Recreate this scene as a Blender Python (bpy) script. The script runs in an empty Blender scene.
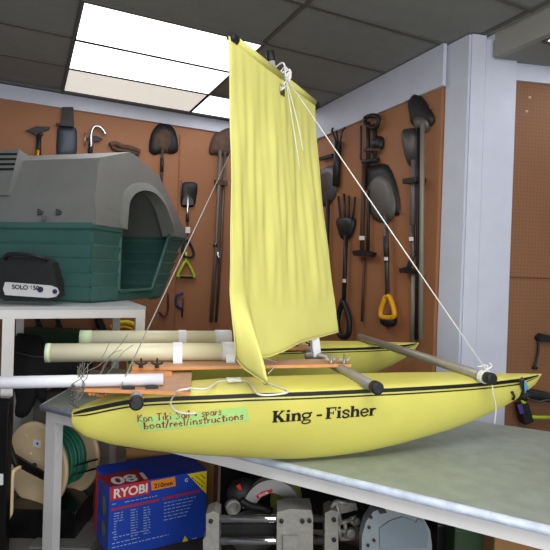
import bpy, bmesh, math, random
from mathutils import Vector, Matrix
from mathutils.bvhtree import BVHTree
random.seed(7)
scn = bpy.context.scene
col = scn.collection
R_ = math.radians
# ------------------------------------------------------------------ camera
FPX, YAW, PIT, ROL = 518.0, R_(25.83), R_(-0.40), R_(1.84)
CZ = 1.62
fwd = Vector((math.sin(YAW)*math.cos(PIT), math.cos(YAW)*math.cos(PIT), math.sin(PIT)))
rt0 = Vector((math.cos(YAW), -math.sin(YAW), 0)); up0 = rt0.cross(fwd)
RT = rt0*math.cos(ROL) + up0*math.sin(ROL); UP = up0*math.cos(ROL) - rt0*math.sin(ROL)
C0 = Vector((0, 0, CZ))
cam_d = bpy.data.cameras.new('camera'); cam = bpy.data.objects.new('camera', cam_d); col.objects.link(cam)
m = Matrix((RT, UP, -fwd)).transposed().to_4x4(); m.translation = C0
cam.matrix_world = m
cam_d.sensor_width = 36; cam_d.sensor_fit = 'HORIZONTAL'; cam_d.lens = FPX/550*36; cam_d.clip_start = .02
scn.camera = cam
def ray(x, y): return RT*((x-275)/FPX) - UP*((y-275)/FPX) + fwd
def at_z(x, y, z): d = ray(x, y); return C0 + d*((z-CZ)/d.z)
def at_d(x, y, D): return C0 + ray(x, y)*D
def at_pl(x, y, P, n): d = ray(x, y); return C0 + d*((Vector(P)-C0).dot(n)/d.dot(n))
# ------------------------------------------------------------------ materials
def srgb(c):
    return tuple(((v/255)/12.92 if v/255 <= .04045 else ((v/255+.055)/1.055)**2.4) for v in c)
MC = {}
def mat(name, c, rough=.5, metal=0, noise=0, nscale=8, bump=0, bscale=60, emis=0, spec=.5, trans=0, wrink=0):
    if name in MC: return MC[name]
    M = bpy.data.materials.new(name); M.use_nodes = True; nt = M.node_tree; b = nt.nodes['Principled BSDF']
    L = srgb(c)
    b.inputs['Base Color'].default_value = (*L, 1); b.inputs['Roughness'].default_value = rough
    b.inputs['Metallic'].default_value = metal; b.inputs['Specular IOR Level'].default_value = spec
    tc = nt.nodes.new('ShaderNodeTexCoord')
    if noise:
        n = nt.nodes.new('ShaderNodeTexNoise'); n.inputs['Scale'].default_value = nscale; n.inputs['Detail'].default_value = 6
        nt.links.new(tc.outputs['Object'], n.inputs['Vector'])
        r = nt.nodes.new('ShaderNodeMapRange'); r.inputs[1].default_value = .3; r.inputs[2].default_value = .7
        nt.links.new(n.outputs['Fac'], r.inputs[0])
        mx = nt.nodes.new('ShaderNodeMix'); mx.data_type = 'RGBA'
        mx.inputs[6].default_value = (*[v*(1-noise) for v in L], 1); mx.inputs[7].default_value = (*[min(1, v*(1+noise)) for v in L], 1)
        nt.links.new(r.outputs[0], mx.inputs[0]); nt.links.new(mx.outputs[2], b.inputs['Base Color'])
    if bump:
        n2 = nt.nodes.new('ShaderNodeTexNoise'); n2.inputs['Scale'].default_value = bscale; n2.inputs['Detail'].default_value = 3
        nt.links.new(tc.outputs['Object'], n2.inputs['Vector'])
        bp = nt.nodes.new('ShaderNodeBump'); bp.inputs['Strength'].default_value = bump; bp.inputs['Distance'].default_value = .01
        nt.links.new(n2.outputs['Fac'], bp.inputs['Height']); nt.links.new(bp.outputs[0], b.inputs['Normal'])
    if emis:
        b.inputs['Emission Color'].default_value = (*L, 1); b.inputs['Emission Strength'].default_value = emis
    if trans:
        tr = nt.nodes.new('ShaderNodeBsdfTranslucent'); tr.inputs['Color'].default_value = (*L, 1)
        ms = nt.nodes.new('ShaderNodeMixShader'); ms.inputs[0].default_value = trans
        out = nt.nodes['Material Output']
        nt.links.new(b.outputs[0], ms.inputs[1]); nt.links.new(tr.outputs[0], ms.inputs[2]); nt.links.new(ms.outputs[0], out.inputs['Surface'])
    MC[name] = M
    return M
def pegboard(name, c, hole=.35):
    M = mat(name, c, rough=.6, noise=.08, nscale=1.5); nt = M.node_tree; b = nt.nodes['Principled BSDF']
    src = b.inputs['Base Color'].links[0].from_socket
    tc = nt.nodes['Texture Coordinate']
    mp = nt.nodes.new('ShaderNodeVectorMath'); mp.operation = 'SCALE'; mp.inputs['Scale'].default_value = 1/.0254
    nt.links.new(tc.outputs['Object'], mp.inputs[0])
    fr = nt.nodes.new('ShaderNodeVectorMath'); fr.operation = 'FRACTION'; nt.links.new(mp.outputs[0], fr.inputs[0])
    sb = nt.nodes.new('ShaderNodeVectorMath'); sb.operation = 'SUBTRACT'; sb.inputs[1].default_value = (.5, .5, .5); nt.links.new(fr.outputs[0], sb.inputs[0])
    ml = nt.nodes.new('ShaderNodeVectorMath'); ml.operation = 'MULTIPLY'; ml.inputs[1].default_value = (1, 0, 1); nt.links.new(sb.outputs[0], ml.inputs[0])
    ln = nt.nodes.new('ShaderNodeVectorMath'); ln.operation = 'LENGTH'; nt.links.new(ml.outputs[0], ln.inputs[0])
    lt = nt.nodes.new('ShaderNodeMath'); lt.operation = 'LESS_THAN'; lt.inputs[1].default_value = .13; nt.links.new(ln.outputs['Value'], lt.inputs[0])
    sc = nt.nodes.new('ShaderNodeMath'); sc.operation = 'MULTIPLY'; sc.inputs[1].default_value = hole; nt.links.new(lt.outputs[0], sc.inputs[0])
    mx = nt.nodes.new('ShaderNodeMix'); mx.data_type = 'RGBA'; mx.inputs[7].default_value = (.01, .006, .004, 1)
    nt.links.new(sc.outputs[0], mx.inputs[0]); nt.links.new(src, mx.inputs[6]); nt.links.new(mx.outputs[2], b.inputs['Base Color'])
    return M
peg = pegboard('pegboard_brown', (158, 106, 70), .2)
peg2 = pegboard('pegboard_dark_brown', (136, 92, 60), .6)
paint = mat('white_paint', (205, 208, 222), .55, noise=.03)
tilem = mat('ceiling_tile', (138, 140, 138), .9, noise=.05, bump=.15, bscale=90)
gridm = mat('ceiling_grid', (92, 90, 86), .6)
floorm = mat('concrete_floor', (110, 105, 98), .8, noise=.2, nscale=3)
lampm = mat('diffuser_bright', (246, 248, 255), .5, emis=2.6)
lampd = mat('diffuser_dim', (236, 232, 222), .5, emis=.72)
topm = mat('laminate_grey_green', (150, 158, 148), .45, noise=.12, nscale=14, bump=.04, bscale=120)
edgem = mat('laminate_edge', (196, 206, 222), .35, noise=.18, nscale=22)
whitem = mat('white_wood', (222, 220, 218), .5, noise=.04)
hullm = mat('yellow_plastic', (222, 214, 104), .4, noise=.05, nscale=4)
black = mat('black_rubber', (22, 22, 24), .55)
blackg = mat('black_gloss', (14, 14, 16), .25)
blackf = mat('black_fabric', (20, 20, 22), .95, noise=.3, bump=.5, bscale=30)
alu = mat('dull_aluminium', (158, 152, 142), .45, .45, noise=.08, nscale=20)
chrome = mat('chrome', (205, 208, 214), .12, 1)
steel = mat('worn_steel', (92, 90, 88), .45, .6, noise=.3, nscale=12)
darksteel = mat('dark_steel', (44, 42, 42), .5, .4, noise=.3, nscale=14)
rusty = mat('rusty_steel', (92, 70, 56), .7, .3, noise=.35, nscale=14)
ply = mat('plywood', (192, 146, 110), .55, noise=.12, nscale=9)
plye = mat('plywood_edge', (220, 150, 92), .55, noise=.1, nscale=30)
cream = mat('cream_pipe', (224, 218, 186), .35, noise=.05, nscale=7)
gtape = mat('green_masking_tape', (176, 222, 130), .6, noise=.05, nscale=40)
pvc = mat('white_pvc', (232, 232, 238), .35)
ropem = mat('white_rope', (242, 240, 234), .8, bump=.4, bscale=300)
wirem = mat('grey_wire', (130, 128, 120), .5, .4)
sailm = mat('sail_cloth', (242, 238, 142), .75, noise=.04, nscale=5, trans=.28, bump=.1, bscale=25)
hemm = mat('sail_hem', (240, 236, 150), .75, trans=.2)
roofm = mat('grey_plastic', (128, 129, 126), .6, noise=.06, nscale=5)
teal = mat('teal_plastic', (66, 108, 102), .5, noise=.08, nscale=6)
inside = mat('dark_interior_plastic', (60, 60, 60), .8)
tagw = mat('white_label', (228, 228, 226), .6)
inkr = mat('red_marker', (150, 44, 22), .7)
inkb = mat('black_ink', (18, 16, 16), .5)
blue = mat('box_blue', (22, 66, 176), .5, noise=.06)
navy = mat('box_navy', (20, 34, 92), .5, noise=.1)
red = mat('print_red', (204, 30, 34), .5)
orange = mat('print_orange', (242, 140, 30), .5)
yellow = mat('print_yellow', (240, 214, 24), .5)
yelp = mat('yellow_handle', (226, 164, 22), .4)
lime = mat('lime_plastic', (176, 200, 44), .45)
green = mat('dark_green_plastic', (26, 62, 40), .6)
hose = mat('green_hose', (44, 122, 98), .5, noise=.1, nscale=20)
beige = mat('beige_plastic', (226, 200, 158), .45, noise=.04)
castm = mat('cast_aluminium', (150, 147, 140), .5, .35, noise=.12, nscale=20, bump=.2, bscale=80)
guard = mat('grey_guard', (138, 146, 150), .35, .25, noise=.08)
card = mat('cardboard', (150, 108, 66), .85, noise=.08)
greyt = mat('grey_cover', (122, 122, 118), .7, noise=.12)
bluep = mat('blue_plastic', (30, 52, 110), .5)
purple = mat('purple_grip', (84, 60, 150), .5)
skyb = mat('sticker_blue', (110, 170, 210), .5)
# ------------------------------------------------------------------ mesh helpers
class MB:
    def __init__(s): s.bm = bmesh.new()
    def poly(s, pts, flip=False):
        vs = [s.bm.verts.new(p) for p in (reversed(pts) if flip else pts)]
        try: return s.bm.faces.new(vs)
        except ValueError: return None
    def box(s, c, d, M=None, bev=0):
        b2 = bmesh.new(); bmesh.ops.create_cube(b2, size=1)
        bmesh.ops.scale(b2, vec=d, verts=b2.verts)
        if bev: bmesh.ops.bevel(b2, geom=list(b2.edges), offset=bev, segments=2, affect='EDGES', profile=.5)
        X = Matrix.Translation(c)
        if M is not None: X = X @ M.to_4x4()
        bmesh.ops.transform(b2, matrix=X, verts=b2.verts)
        s.add(b2); return s
    def add(s, b2):
        mp = {v: s.bm.verts.new(v.co) for v in b2.verts}
        for f in b2.faces:
            try:
                g = s.bm.faces.new([mp[v] for v in f.verts]); g.smooth = f.smooth
            except ValueError: pass
        b2.free(); return s
    def hull(s, A, B):   # prism between two matching loops
        n = len(A); a = [s.bm.verts.new(p) for p in A]; b = [s.bm.verts.new(p) for p in B]
        s.bm.faces.new(a[::-1]); s.bm.faces.new(b)
        for i in range(n): s.bm.faces.new((a[i], a[(i+1) % n], b[(i+1) % n], b[i]))
        return s
    def prism(s, pts, off):  # outline extruded by vector off
        off = Vector(off); A = [Vector(p) for p in pts]
        return s.hull(A, [p+off for p in A])
    def tube(s, pts, r, n=12, cap=True, smooth=True):
        pts = [Vector(p) for p in pts]; rr = r if isinstance(r, (list, tuple)) else [r]*len(pts)
        rings = []; prev = None
        for i, p in enumerate(pts):
            t = (pts[min(i+1, len(pts)-1)]-pts[max(i-1, 0)]).normalized()
            if prev is None:
                a = Vector((0, 0, 1)) if abs(t.z) < .9 else Vector((1, 0, 0))
                u = t.cross(a).normalized()
            else: u = (prev - t*prev.dot(t)).normalized()
            prev = u; w = t.cross(u)
            rings.append([s.bm.verts.new(p + (u*math.cos(2*math.pi*k/n)+w*math.sin(2*math.pi*k/n))*rr[i]) for k in range(n)])
        for a, b in zip(rings, rings[1:]):
            for k in range(n):
                f = s.bm.faces.new((a[k], a[(k+1) % n], b[(k+1) % n], b[k])); f.smooth = smooth
        if cap: s.bm.faces.new(rings[0][::-1]); s.bm.faces.new(rings[-1])
        return s
    def lathe(s, prof, c, axis, n=32, smooth=True):   # prof [(r, h)]
        axis = Vector(axis).normalized(); a = Vector((0, 0, 1)) if abs(axis.z) < .9 else Vector((1, 0, 0))
        u = axis.cross(a).normalized(); w = axis.cross(u); c = Vector(c); rings = []
        for r, h in prof:
            rings.append([s.bm.verts.new(c+axis*h+(u*math.cos(2*math.pi*k/n)+w*math.sin(2*math.pi*k/n))*max(r, 1e-4)) for k in range(n)])
        for A, B in zip(rings, rings[1:]):
            for k in range(n):
                f = s.bm.faces.new((A[k], A[(k+1) % n], B[(k+1) % n], B[k])); f.smooth = smooth
        s.bm.faces.new(rings[0][::-1]); s.bm.faces.new(rings[-1])
        return s
    def grid(s, P, smooth=True):
        V = [[s.bm.verts.new(p) for p in row] for row in P]
        for i in range(len(V)-1):
            for j in range(len(V[0])-1):
                f = s.bm.faces.new((V[i][j], V[i+1][j], V[i+1][j+1], V[i][j+1])); f.smooth = smooth
        return s
    def ell(s, c, d, n=16, M=None):
        b2 = bmesh.new(); bmesh.ops.create_uvsphere(b2, u_segments=n*2, v_segments=n, radius=.5)
        for f in b2.faces: f.smooth = True
        bmesh.ops.scale(b2, vec=d, verts=b2.verts); X = Matrix.Translation(c)
        if M is not None: X = X @ M.to_4x4()
        bmesh.ops.transform(b2, matrix=X, verts=b2.verts); s.add(b2); return s
    def build(s, name, material, parent=None, recalc=True, mods=None):
        if recalc: bmesh.ops.recalc_face_normals(s.bm, faces=s.bm.faces)
        me = bpy.data.meshes.new(name)
        if parent is not None and 'Minv' in PM.get(parent.name, {}): s.bm.transform(PM[parent.name]['Minv'])
        s.bm.to_mesh(me); s.bm.free(); me.materials.append(material)
        o = bpy.data.objects.new(name, me); col.objects.link(o)
        if parent is not None: o.parent = parent; PM[o.name] = PM.get(parent.name, {})
        return o
PM = {}   # thing name -> matrix taking world coordinates to the thing's own frame
def tag(o, label=None, cat=None, group=None, kind=None):
    if label: o['label'] = label
    if cat: o['category'] = cat
    if group: o['group'] = group
    if kind: o['kind'] = kind
    return o
def thing(name, label, cat, loc, rz=0, group=None):
    o = bpy.data.objects.new(name, None); col.objects.link(o); o.empty_display_size = .1
    o.location = loc; o.rotation_euler = (0, 0, rz)
    X = Matrix.Translation(loc) @ Matrix.Rotation(rz, 4, 'Z'); PM[o.name] = {'Minv': X.inverted()}
    return tag(o, label, cat, group)
def struct(name, mb, m, parent=None):
    o = mb.build(name, m, parent)
    if parent is None: o['kind'] = 'structure'
    return o
def curve(pts, k=8):   # Catmull-Rom through points
    P = [Vector(p) for p in pts]; P = [P[0]*2-P[1]]+P+[P[-1]*2-P[-2]]; out = []
    for i in range(1, len(P)-2):
        a, b, c, d = P[i-1:i+3]
        for j in range(k):
            t = j/k; out.append(.5*((2*b)+(c-a)*t+(2*a-5*b+4*c-d)*t*t+(3*b-a-3*c+d)*t**3))
    out.append(P[-2]); return out
# stroke lettering: polylines with width, returned as flat quads (x, y)
def stroke_quads(pts, w):
    out = []
    P = [Vector((p[0], p[1])) for p in pts]
    L = []; Rr = []
    for i, p in enumerate(P):
        t = (P[min(i+1, len(P)-1)]-P[max(i-1, 0)]).normalized(); n = Vector((-t.y, t.x))
        ww = w[i] if isinstance(w, (list, tuple)) else w
        L.append(p+n*ww/2); Rr.append(p-n*ww/2)
    for i in range(len(P)-1): out.append([L[i], Rr[i], Rr[i+1], L[i+1]])
    return out
def smooth2(pts, k=5): return [(p.x, p.y) for p in curve([(a, b, 0) for a, b in pts], k)]
SERIF = {
 'K': (1.3, [([(.27,0),(.27,1.45)],.34), ([(0,.06),(.56,.06)],.13), ([(0,1.39),(.56,1.39)],.13), ([(.38,.62),(1.0,1.38)],.17), ([(.78,1.39),(1.22,1.39)],.13), ([(.52,.82),(1.05,.08)],.34), ([(.8,.06),(1.32,.06)],.13)]),
 'i': (.55, [([(.26,0),(.26,1.0)],.32), ([(0,.06),(.52,.06)],.12), ([(.02,.94),(.3,.94)],.12), ([(.1,1.33),(.42,1.33)],.26)]),
 'n': (1.12, [([(.26,0),(.26,1.0)],.32), ([(0,.06),(.5,.06)],.12), ([(.02,.94),(.3,.94)],.12), (smooth2([(.36,.7),(.55,.93),(.76,.88),(.85,.6),(.85,0)]),[.12]*4+[.2]*4+[.3]*13), ([(.62,.06),(1.1,.06)],.12)]),
 'g': (1.05, [(smooth2([(.45,.98),(.1,.82),(.1,.5),(.45,.34),(.78,.5),(.78,.82),(.45,.98)]),.2), (smooth2([(.3,.38),(.16,.2),(.4,.08),(.8,.02),(.86,-.22),(.45,-.4),(.06,-.28),(.1,-.06),(.3,.06)]),.16), ([(.72,.86),(1.02,.99)],.2)]),
 '-': (.8, [([(.1,.55),(.66,.55)],.24)]),
 ' ': (.4, []),
 'F': (1.15, [([(.27,0),(.27,1.45)],.34), ([(0,.06),(.62,.06)],.13), ([(0,1.38),(1.08,1.38)],.16), ([(1.05,1.45),(1.0,1.0)],.11), ([(.35,.74),(.8,.74)],.14), ([(.8,.95),(.8,.52)],.1)]),
 's': (.88, [(smooth2([(.76,.66),(.66,.92),(.38,.98),(.14,.8),(.3,.58),(.62,.44),(.76,.2),(.5,.02),(.22,.06),(.1,.34)]),.21)]),
 'h': (1.12, [([(.26,0),(.26,1.45)],.32), ([(0,.06),(.5,.06)],.12), ([(.02,1.39),(.3,1.39)],.12), (smooth2([(.36,.7),(.55,.93),(.76,.88),(.85,.6),(.85,0)]),[.12]*4+[.2]*4+[.3]*13), ([(.62,.06),(1.1,.06)],.12)]),
 'e': (.95, [(smooth2([(.16,.5),(.82,.56),(.72,.86),(.45,.98),(.14,.78),(.1,.42),(.28,.1),(.55,.03),(.84,.22)]),.2)]),
 'r': (.85, [([(.26,0),(.26,1.0)],.32), ([(0,.06),(.54,.06)],.12), ([(.02,.94),(.3,.94)],.12), (smooth2([(.36,.66),(.52,.9),(.76,.84)]),.22)]),
}
HAND = {
 'K': (.8, [[(.1,0),(.1,1.2)], [(.65,1.2),(.12,.6),(.7,0)]]), 'o': (.7, [[(.35,.7),(.1,.5),(.15,.1),(.4,0),(.6,.3),(.35,.7)]]),
 'n': (.7, [[(.1,0),(.1,.7)], [(.1,.5),(.35,.7),(.5,.5),(.55,0)]]), 'T': (.8, [[(0,1.2),(.75,1.2)], [(.4,1.2),(.35,0)]]),
 'i': (.35, [[(.15,0),(.15,.65)], [(.15,.95),(.17,1.05)]]), 'k': (.65, [[(.1,0),(.1,1.2)], [(.5,.75),(.12,.35),(.55,0)]]),
 'S': (.75, [[(.65,1.1),(.35,1.25),(.1,.95),(.5,.6),(.55,.2),(.25,0),(.05,.15)]]), 'a': (.7, [[(.5,.6),(.25,.7),(.08,.35),(.25,0),(.5,.25),(.52,.7),(.6,0)]]),
 'l': (.3, [[(.12,0),(.12,1.25)]]), '+': (.6, [[(.1,.4),(.5,.4)], [(.3,.2),(.3,.6)]]), 's': (.55, [[(.45,.6),(.2,.7),(.1,.5),(.4,.3),(.35,.05),(.05,.05)]]),
 'p': (.65, [[(.1,-.4),(.1,.7)], [(.1,.5),(.4,.7),(.5,.35),(.1,.1)]]), 'r': (.5, [[(.1,0),(.1,.7)], [(.1,.4),(.4,.65)]]),
 'e': (.6, [[(.1,.35),(.5,.4),(.3,.7),(.08,.4),(.2,.02),(.5,.1)]]), 'b': (.65, [[(.1,1.2),(.1,0),(.4,0),(.5,.35),(.1,.55)]]),
 't': (.5, [[(.25,1.1),(.25,0),(.4,0)], [(.02,.75),(.48,.75)]]), '/': (.45, [[(.05,-.1),(.35,1.2)]]), 'c': (.6, [[(.5,.55),(.25,.7),(.08,.35),(.25,0),(.5,.1)]]),
 'u': (.65, [[(.1,.7),(.12,.1),(.35,0),(.5,.2),(.5,.7),(.52,0)]]), ' ': (.5, []),
}
def lay_text(txt, font, size, hand=False, sp=1.0):
    x = 0; quads = []
    for ch in txt:
        adv, st = font[ch]
        for s_ in st:
            pts, w = (s_, .17) if hand else s_
            pts = [(a+x, b) for a, b in pts]
            if not hand and len(pts) == 2:
                (a, b), (c, d) = pts; pts = [(a+(c-a)*i/3, b+(d-b)*i/3) for i in range(4)]
            quads += stroke_quads(pts, w)
        x += adv*sp
    return [[q*size for q in qd] for qd in quads], x*size
def font_mesh(txt, size, bold=0.0, align='LEFT'):
    cu = bpy.data.curves.new('lettering', 'FONT'); cu.body = txt; cu.size = size; cu.offset = bold; cu.align_x = align
    o = bpy.data.objects.new('lettering', cu); col.objects.link(o)
    dg = bpy.context.evaluated_depsgraph_get(); dg.update()
    me = bpy.data.meshes.new_from_object(o.evaluated_get(dg))
    bm = bmesh.new(); bm.from_mesh(me); bpy.data.objects.remove(o); bpy.data.meshes.remove(me)
    return bm
def decal_text(txt, size, O, U, V, material, parent, bold=0.0, name='lettering', lift=.0015):
    bm = font_mesh(txt, size, bold); U = Vector(U); V = Vector(V); N = U.cross(V).normalized()
    for v in bm.verts: v.co = Vector(O)+U*v.co.x+V*v.co.y+N*lift
    b = MB(); b.bm.free(); b.bm = bm
    return b.build(name, material, parent, recalc=False)

# ================================================================== SETTING
CEIL = 3.22; YB = 5.30; XR = 2.57; LOWC = 3.08
AZ = R_(106); WD = Vector((math.sin(AZ), math.cos(AZ), 0)); WN = Vector((-WD.y, WD.x, 0))   # angled right wall, WN points away from camera
W0 = Vector((2.622, 2.545, 0))
struct('floor', MB().box((1.5, 1.5, -.05), (9, 8.2, .1)), floorm)
struct('wall_back', MB().box((0.15, YB+.06, 1.6), (5.1, .12, 3.2)), peg)
struct('wall_right', MB().box((XR+.06, (YB+2.72)/2+.03, 1.6), (.12, YB-2.72, 3.2)), peg)
# angled wall right of the column: hole pattern needs an object frame along the wall
b = MB(); b.box((1.55, .10, 1.53), (2.6, .12, 3.06)); aw = b.build('wall_side', peg2); aw.location = W0; aw.rotation_euler = (0, 0, math.atan2(WD.y, WD.x)); aw['kind'] = 'structure'
# white frieze bands
struct('trim_1', MB().box((0.15, YB-.012, CEIL-.065), (5.1, .03, .13)), paint)
struct('trim_2', MB().box((XR-.012, (YB+2.7)/2, CEIL-.145), (.03, YB-2.74, .29)), paint)
# seams in the back board
struct('trim_3', MB().box((1.42, YB-.003, 1.5), (.012, .012, 3.0)), mat('seam', (150, 92, 60), .7))
# white column: three boards wrapping the pier
def wcol2(px): P = at_pl(px, 60, W0, WN); return (P-W0).dot(WD)
def wallbox(s0, s1, t0, t1, z0, z1):
    P = [W0+WD*s+WN*t for s, t in ((s0, t0), (s1, t0), (s1, t1), (s0, t1))]
    b = MB(); b.hull([p+Vector((0, 0, z0)) for p in P], [p+Vector((0, 0, z1)) for p in P]); return b
b = MB(); b.box((2.625, 2.64, 1.61), (.065, .20, 3.22)); struct('trim_4', b, paint)
struct('trim_5', wallbox(wcol2(470), wcol2(484), -.022, .06, 0, CEIL), paint)
struct('trim_6', wallbox(wcol2(485), wcol2(516), -.012, .10, 0, CEIL-.02), paint)
struct('trim_7', wallbox(wcol2(518.5), 2.85, .018, .08, LOWC-.115, LOWC), paint)
struct('trim_8', wallbox(wcol2(518.5), 2.85, .034, .08, 1.628, 1.636), mat('seam_dark', (96, 62, 38), .7))
# ceiling grid: tiles 1.2 x 0.6 between T-bars; lit cells are light fittings
GX0, GY0 = .275, 2.747
XS = [GX0+1.2*i for i in range(-4, 4)]; YS = [GY0+.6*j for j in range(-7, 6)]
def curve2o(pts): return [(p.x, p.y) for p in curve([(a, b_, 0) for a, b_ in pts], 3)]
SF = Vector((2.745, 2.45, 0))      # the step down to the lower ceiling runs from the column toward the camera
def wcol(px): P = at_pl(px, 120, W0, WN); return (P-W0).dot(WD)
def lowx(y): return 2.745 + 0*(y)
b = MB(); b.box((-.80, 1.6, CEIL+.06), (7.10, 7.8, .1)); struct('ceiling', b, tilem)
b = MB()
for x in XS:
    if x < 2.7: b.box((x, 1.6, CEIL+.004), (.026, 7.5, .012))
for y in YS:
    if y < YB: b.box((-.75, y, CEIL+.005), (6.9, .026, .012))
struct('trim_9', b, gridm)
b = MB(); b.box((3.9, 1.05, LOWC+.05), (2.2, 3.9, .1)); struct('trim_10', b, tilem)
b = MB(); b.box((2.762, .74, (CEIL+LOWC)/2+.0), (.05, 3.44, CEIL-LOWC+.02)); struct('trim_11', b, mat('fascia_grey', (150, 148, 142), .7))
b = MB()
for y in (2.16, 1.54, .94): b.box((3.9, y, LOWC-.002), (2.15, .026, .012))
b.box((3.97, .9, LOWC-.002), (.026, 3.2, .012)); struct('trim_12', b, gridm)
def light(x0, x1, y0, y1, z, m, label, power=0, group='recessed ceiling light panels'):
    t = thing('ceiling_light', label, 'ceiling light', ((x0+x1)/2, (y0+y1)/2, z), 0, group)
    MB().box(((x0+x1)/2, (y0+y1)/2, z-.004), (x1-x0-.028, y1-y0-.028, .008)).build('diffuser', m, t)
    f = MB()
    for a, c, d in ((((x0+x1)/2), y0, 0), (((x0+x1)/2), y1, 0)): f.box((a, c, z-.006), (x1-x0, .022, .014))
    for a in (x0, x1): f.box((a, (y0+y1)/2, z-.006), (.022, y1-y0, .014))
    f.build('frame', gridm, t)
    return t
def cell(i, j): return (GX0+1.2*i, GX0+1.2*(i+1), GY0+.6*j, GY0+.6*(j+1))
light(*cell(0, 1), CEIL, lampm, 'bright white ceiling light panel farthest from the back wall, largest of the left stack')
light(*cell(0, 2), CEIL, lampm, 'bright white ceiling light panel in the middle of the left stack of three')
light(*cell(0, 3), CEIL, lampd, 'dim cream ceiling light panel nearest the orange back wall')
light(*cell(1, 3), CEIL, lampm, 'small bright ceiling light panel seen just left of the yellow sail')
light(2.80, 3.95, 1.55, 2.15, LOWC, lampm, 'bright light panel in the lower ceiling at the top right corner')
for i, j in ((0, -4), (1, -4), (-1, -2)): light(*cell(i, j), CEIL, lampm, 'bright unseen ceiling light panel added over and behind the viewer')  # extra lit panels out of view, added to light the boat from behind the camera

# ================================================================== TABLE
T = .84
A = at_z(42.5, 404, T); A2 = at_z(550, 525, T); cd = (A2-A).normalized(); B_ = A+cd*3.6
Bk = at_z(498, 424, T); ck = (at_z(550, 431.5, T)-Bk).normalized()
Lf = (at_z(105, 368, T)-A).normalized()
D_ = A+Lf*1.12
Ck = Bk+ck*.95
tb = thing('workbench', 'long grey laminate topped workbench with white apron under the yellow catamaran', 'workbench', (A.x, A.y, 0))
poly = [A, B_, Ck, Bk-ck*.2, D_]
dn = Vector((0, 0, -1))
MB().prism([p+Vector((0, 0, -.001)) for p in poly], (0, 0, -.03)).build('tabletop', topm, tb)
inn = Vector((-cd.y, cd.x, 0)); inn = inn if inn.y > 0 else -inn
b = MB(); b.tube([A+Vector((0, 0, -.017))-inn*.003, A+cd*3.6+Vector((0, 0, -.017))-inn*.003], .0165, 12); b.build('front_edging', edgem, tb)
b = MB(); b.tube([A+Vector((0, 0, -.017)), D_+Vector((0, 0, -.017))], .0165, 12); b.build('end_edging', edgem, tb)
o1 = Vector((0, 0, -.035)); h1 = Vector((0, 0, -.115))
a0 = A+inn*.012+cd*.04
b = MB(); b.prism([a0+o1, a0+cd*3.5+o1, a0+cd*3.5+inn*.03+o1, a0+inn*.03+o1], (0, 0, -.055)).build('apron', whitem, tb)
l0 = A+Lf*.06+cd*.045
b = MB(); b.prism([l0+o1, l0+Lf*1.0+o1, l0+Lf*1.0+cd*.03+o1, l0+cd*.03+o1], (0, 0, -.055)).build('apron', whitem, tb)
def leg(P, w=.082, d=.05):
    Q = [P, P+cd*w, P+cd*w+inn*d, P+inn*d]
    b = MB(); b.hull([Vector((q.x, q.y, 0)) for q in Q], [Vector((q.x, q.y, T-.036)) for q in Q]); return b.build('leg', whitem, tb)
leg(A+cd*.006+inn*.02); leg(A+cd*3.3+inn*.05); leg(D_+cd*.10-inn*.12); leg(Ck-ck*.3-inn*.10)
# lower shelf of the bench, holding boxes and saws
S0 = [at_z(150, 640, .30)]
# ================================================================== CATAMARAN
BAZ = R_(101); FV = Vector((math.sin(BAZ), math.cos(BAZ), 0)); EV = Vector((math.sin(BAZ-math.pi/2), math.cos(BAZ-math.pi/2), 0))
def B(s, t, z): return FV*s+EV*t+Vector((0, 0, z))
def at_t(px, py, t): return at_pl(px, py, EV*t, EV)
def st(P): return (P.dot(FV), P.dot(EV), P.z)
boat = thing('toy_catamaran', 'yellow twin-hulled model fishing catamaran with yellow square sail on the grey workbench', 'catamaran', B(.8, 2.05, T), 0)
def interp(tab, s):
    if s <= tab[0][0]: return tab[0][1]
    for (a, b_), (c, d) in zip(tab, tab[1:]):
        if s <= c: return b_+(d-b_)*(s-a)/(c-a)
    return tab[-1][1]
SH = [(-.22,1.074),(-.174,1.092),(-.121,1.106),(-.05,1.124),(.003,1.135),(.164,1.146),(.422,1.155),(.618,1.156),(.956,1.160),(1.192,1.162),(1.531,1.163),(1.71,1.165),(1.87,1.174)]
KL = [(-.22,1.022),(-.206,1.005),(-.173,.978),(-.082,.945),(.065,.914),(.216,.890),(.40,.868),(.535,.853),(.66,.8445),(.791,.846),(.95,.856),(1.113,.880),(1.362,.930),(1.50,.968),(1.635,1.016),(1.752,1.069),(1.834,1.125),(1.868,1.17)]
def smt(tab, s, k=.05): return sum(interp(tab, s+d*k) for d in (-1, -.5, 0, .5, 1))/5
def hw(s):
    u = (s-.75)/(1.125 if s > .75 else 1.03); return .15*max(.10 if s < 0 else .02, 1-abs(u)**2.7)
def fs(s, tc): return s if tc < 2.5 else 1.835-(1.87-s)*.90
def sec(s, tc, v, off=0):
    # v 0..1 keel->sheer near side, 1..2 deck to far sheer, 2..3 far sheer -> keel
    W = hw(s); zs = interp(SH, s) if s < -.1 else smt(SH, s); zk = smt(KL, s, .025) if -.15 < s < 1.8 else interp(KL, s)
    H = max(zs-zk, .004); dome = .017*min(1, W/.1)
    def side(q): # q 0 keel 1 sheer -> (half width, z)
        a = q*math.pi/2
        return W*math.sin(a)**1.15, zs-H*math.cos(a)
    if v <= 1: y, z = side(v); y = -y
    elif v <= 2:
        q = v-1; y = W*(2*q-1)*.995; z = zs+dome*(1-abs(2*q-1)**4)
    else: y, z = side(3-v)
    P = Vector((y, z)); 
    if off:
        c = Vector((0, zs-.4*H)); d = (P-c).normalized(); P = P+d*off
    return B(fs(s, tc), tc+P.x, P.y)
NS = 72; SS = [-.22+2.088*(.5-.5*math.cos(math.pi*i/NS)) for i in range(NS+1)]
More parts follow.
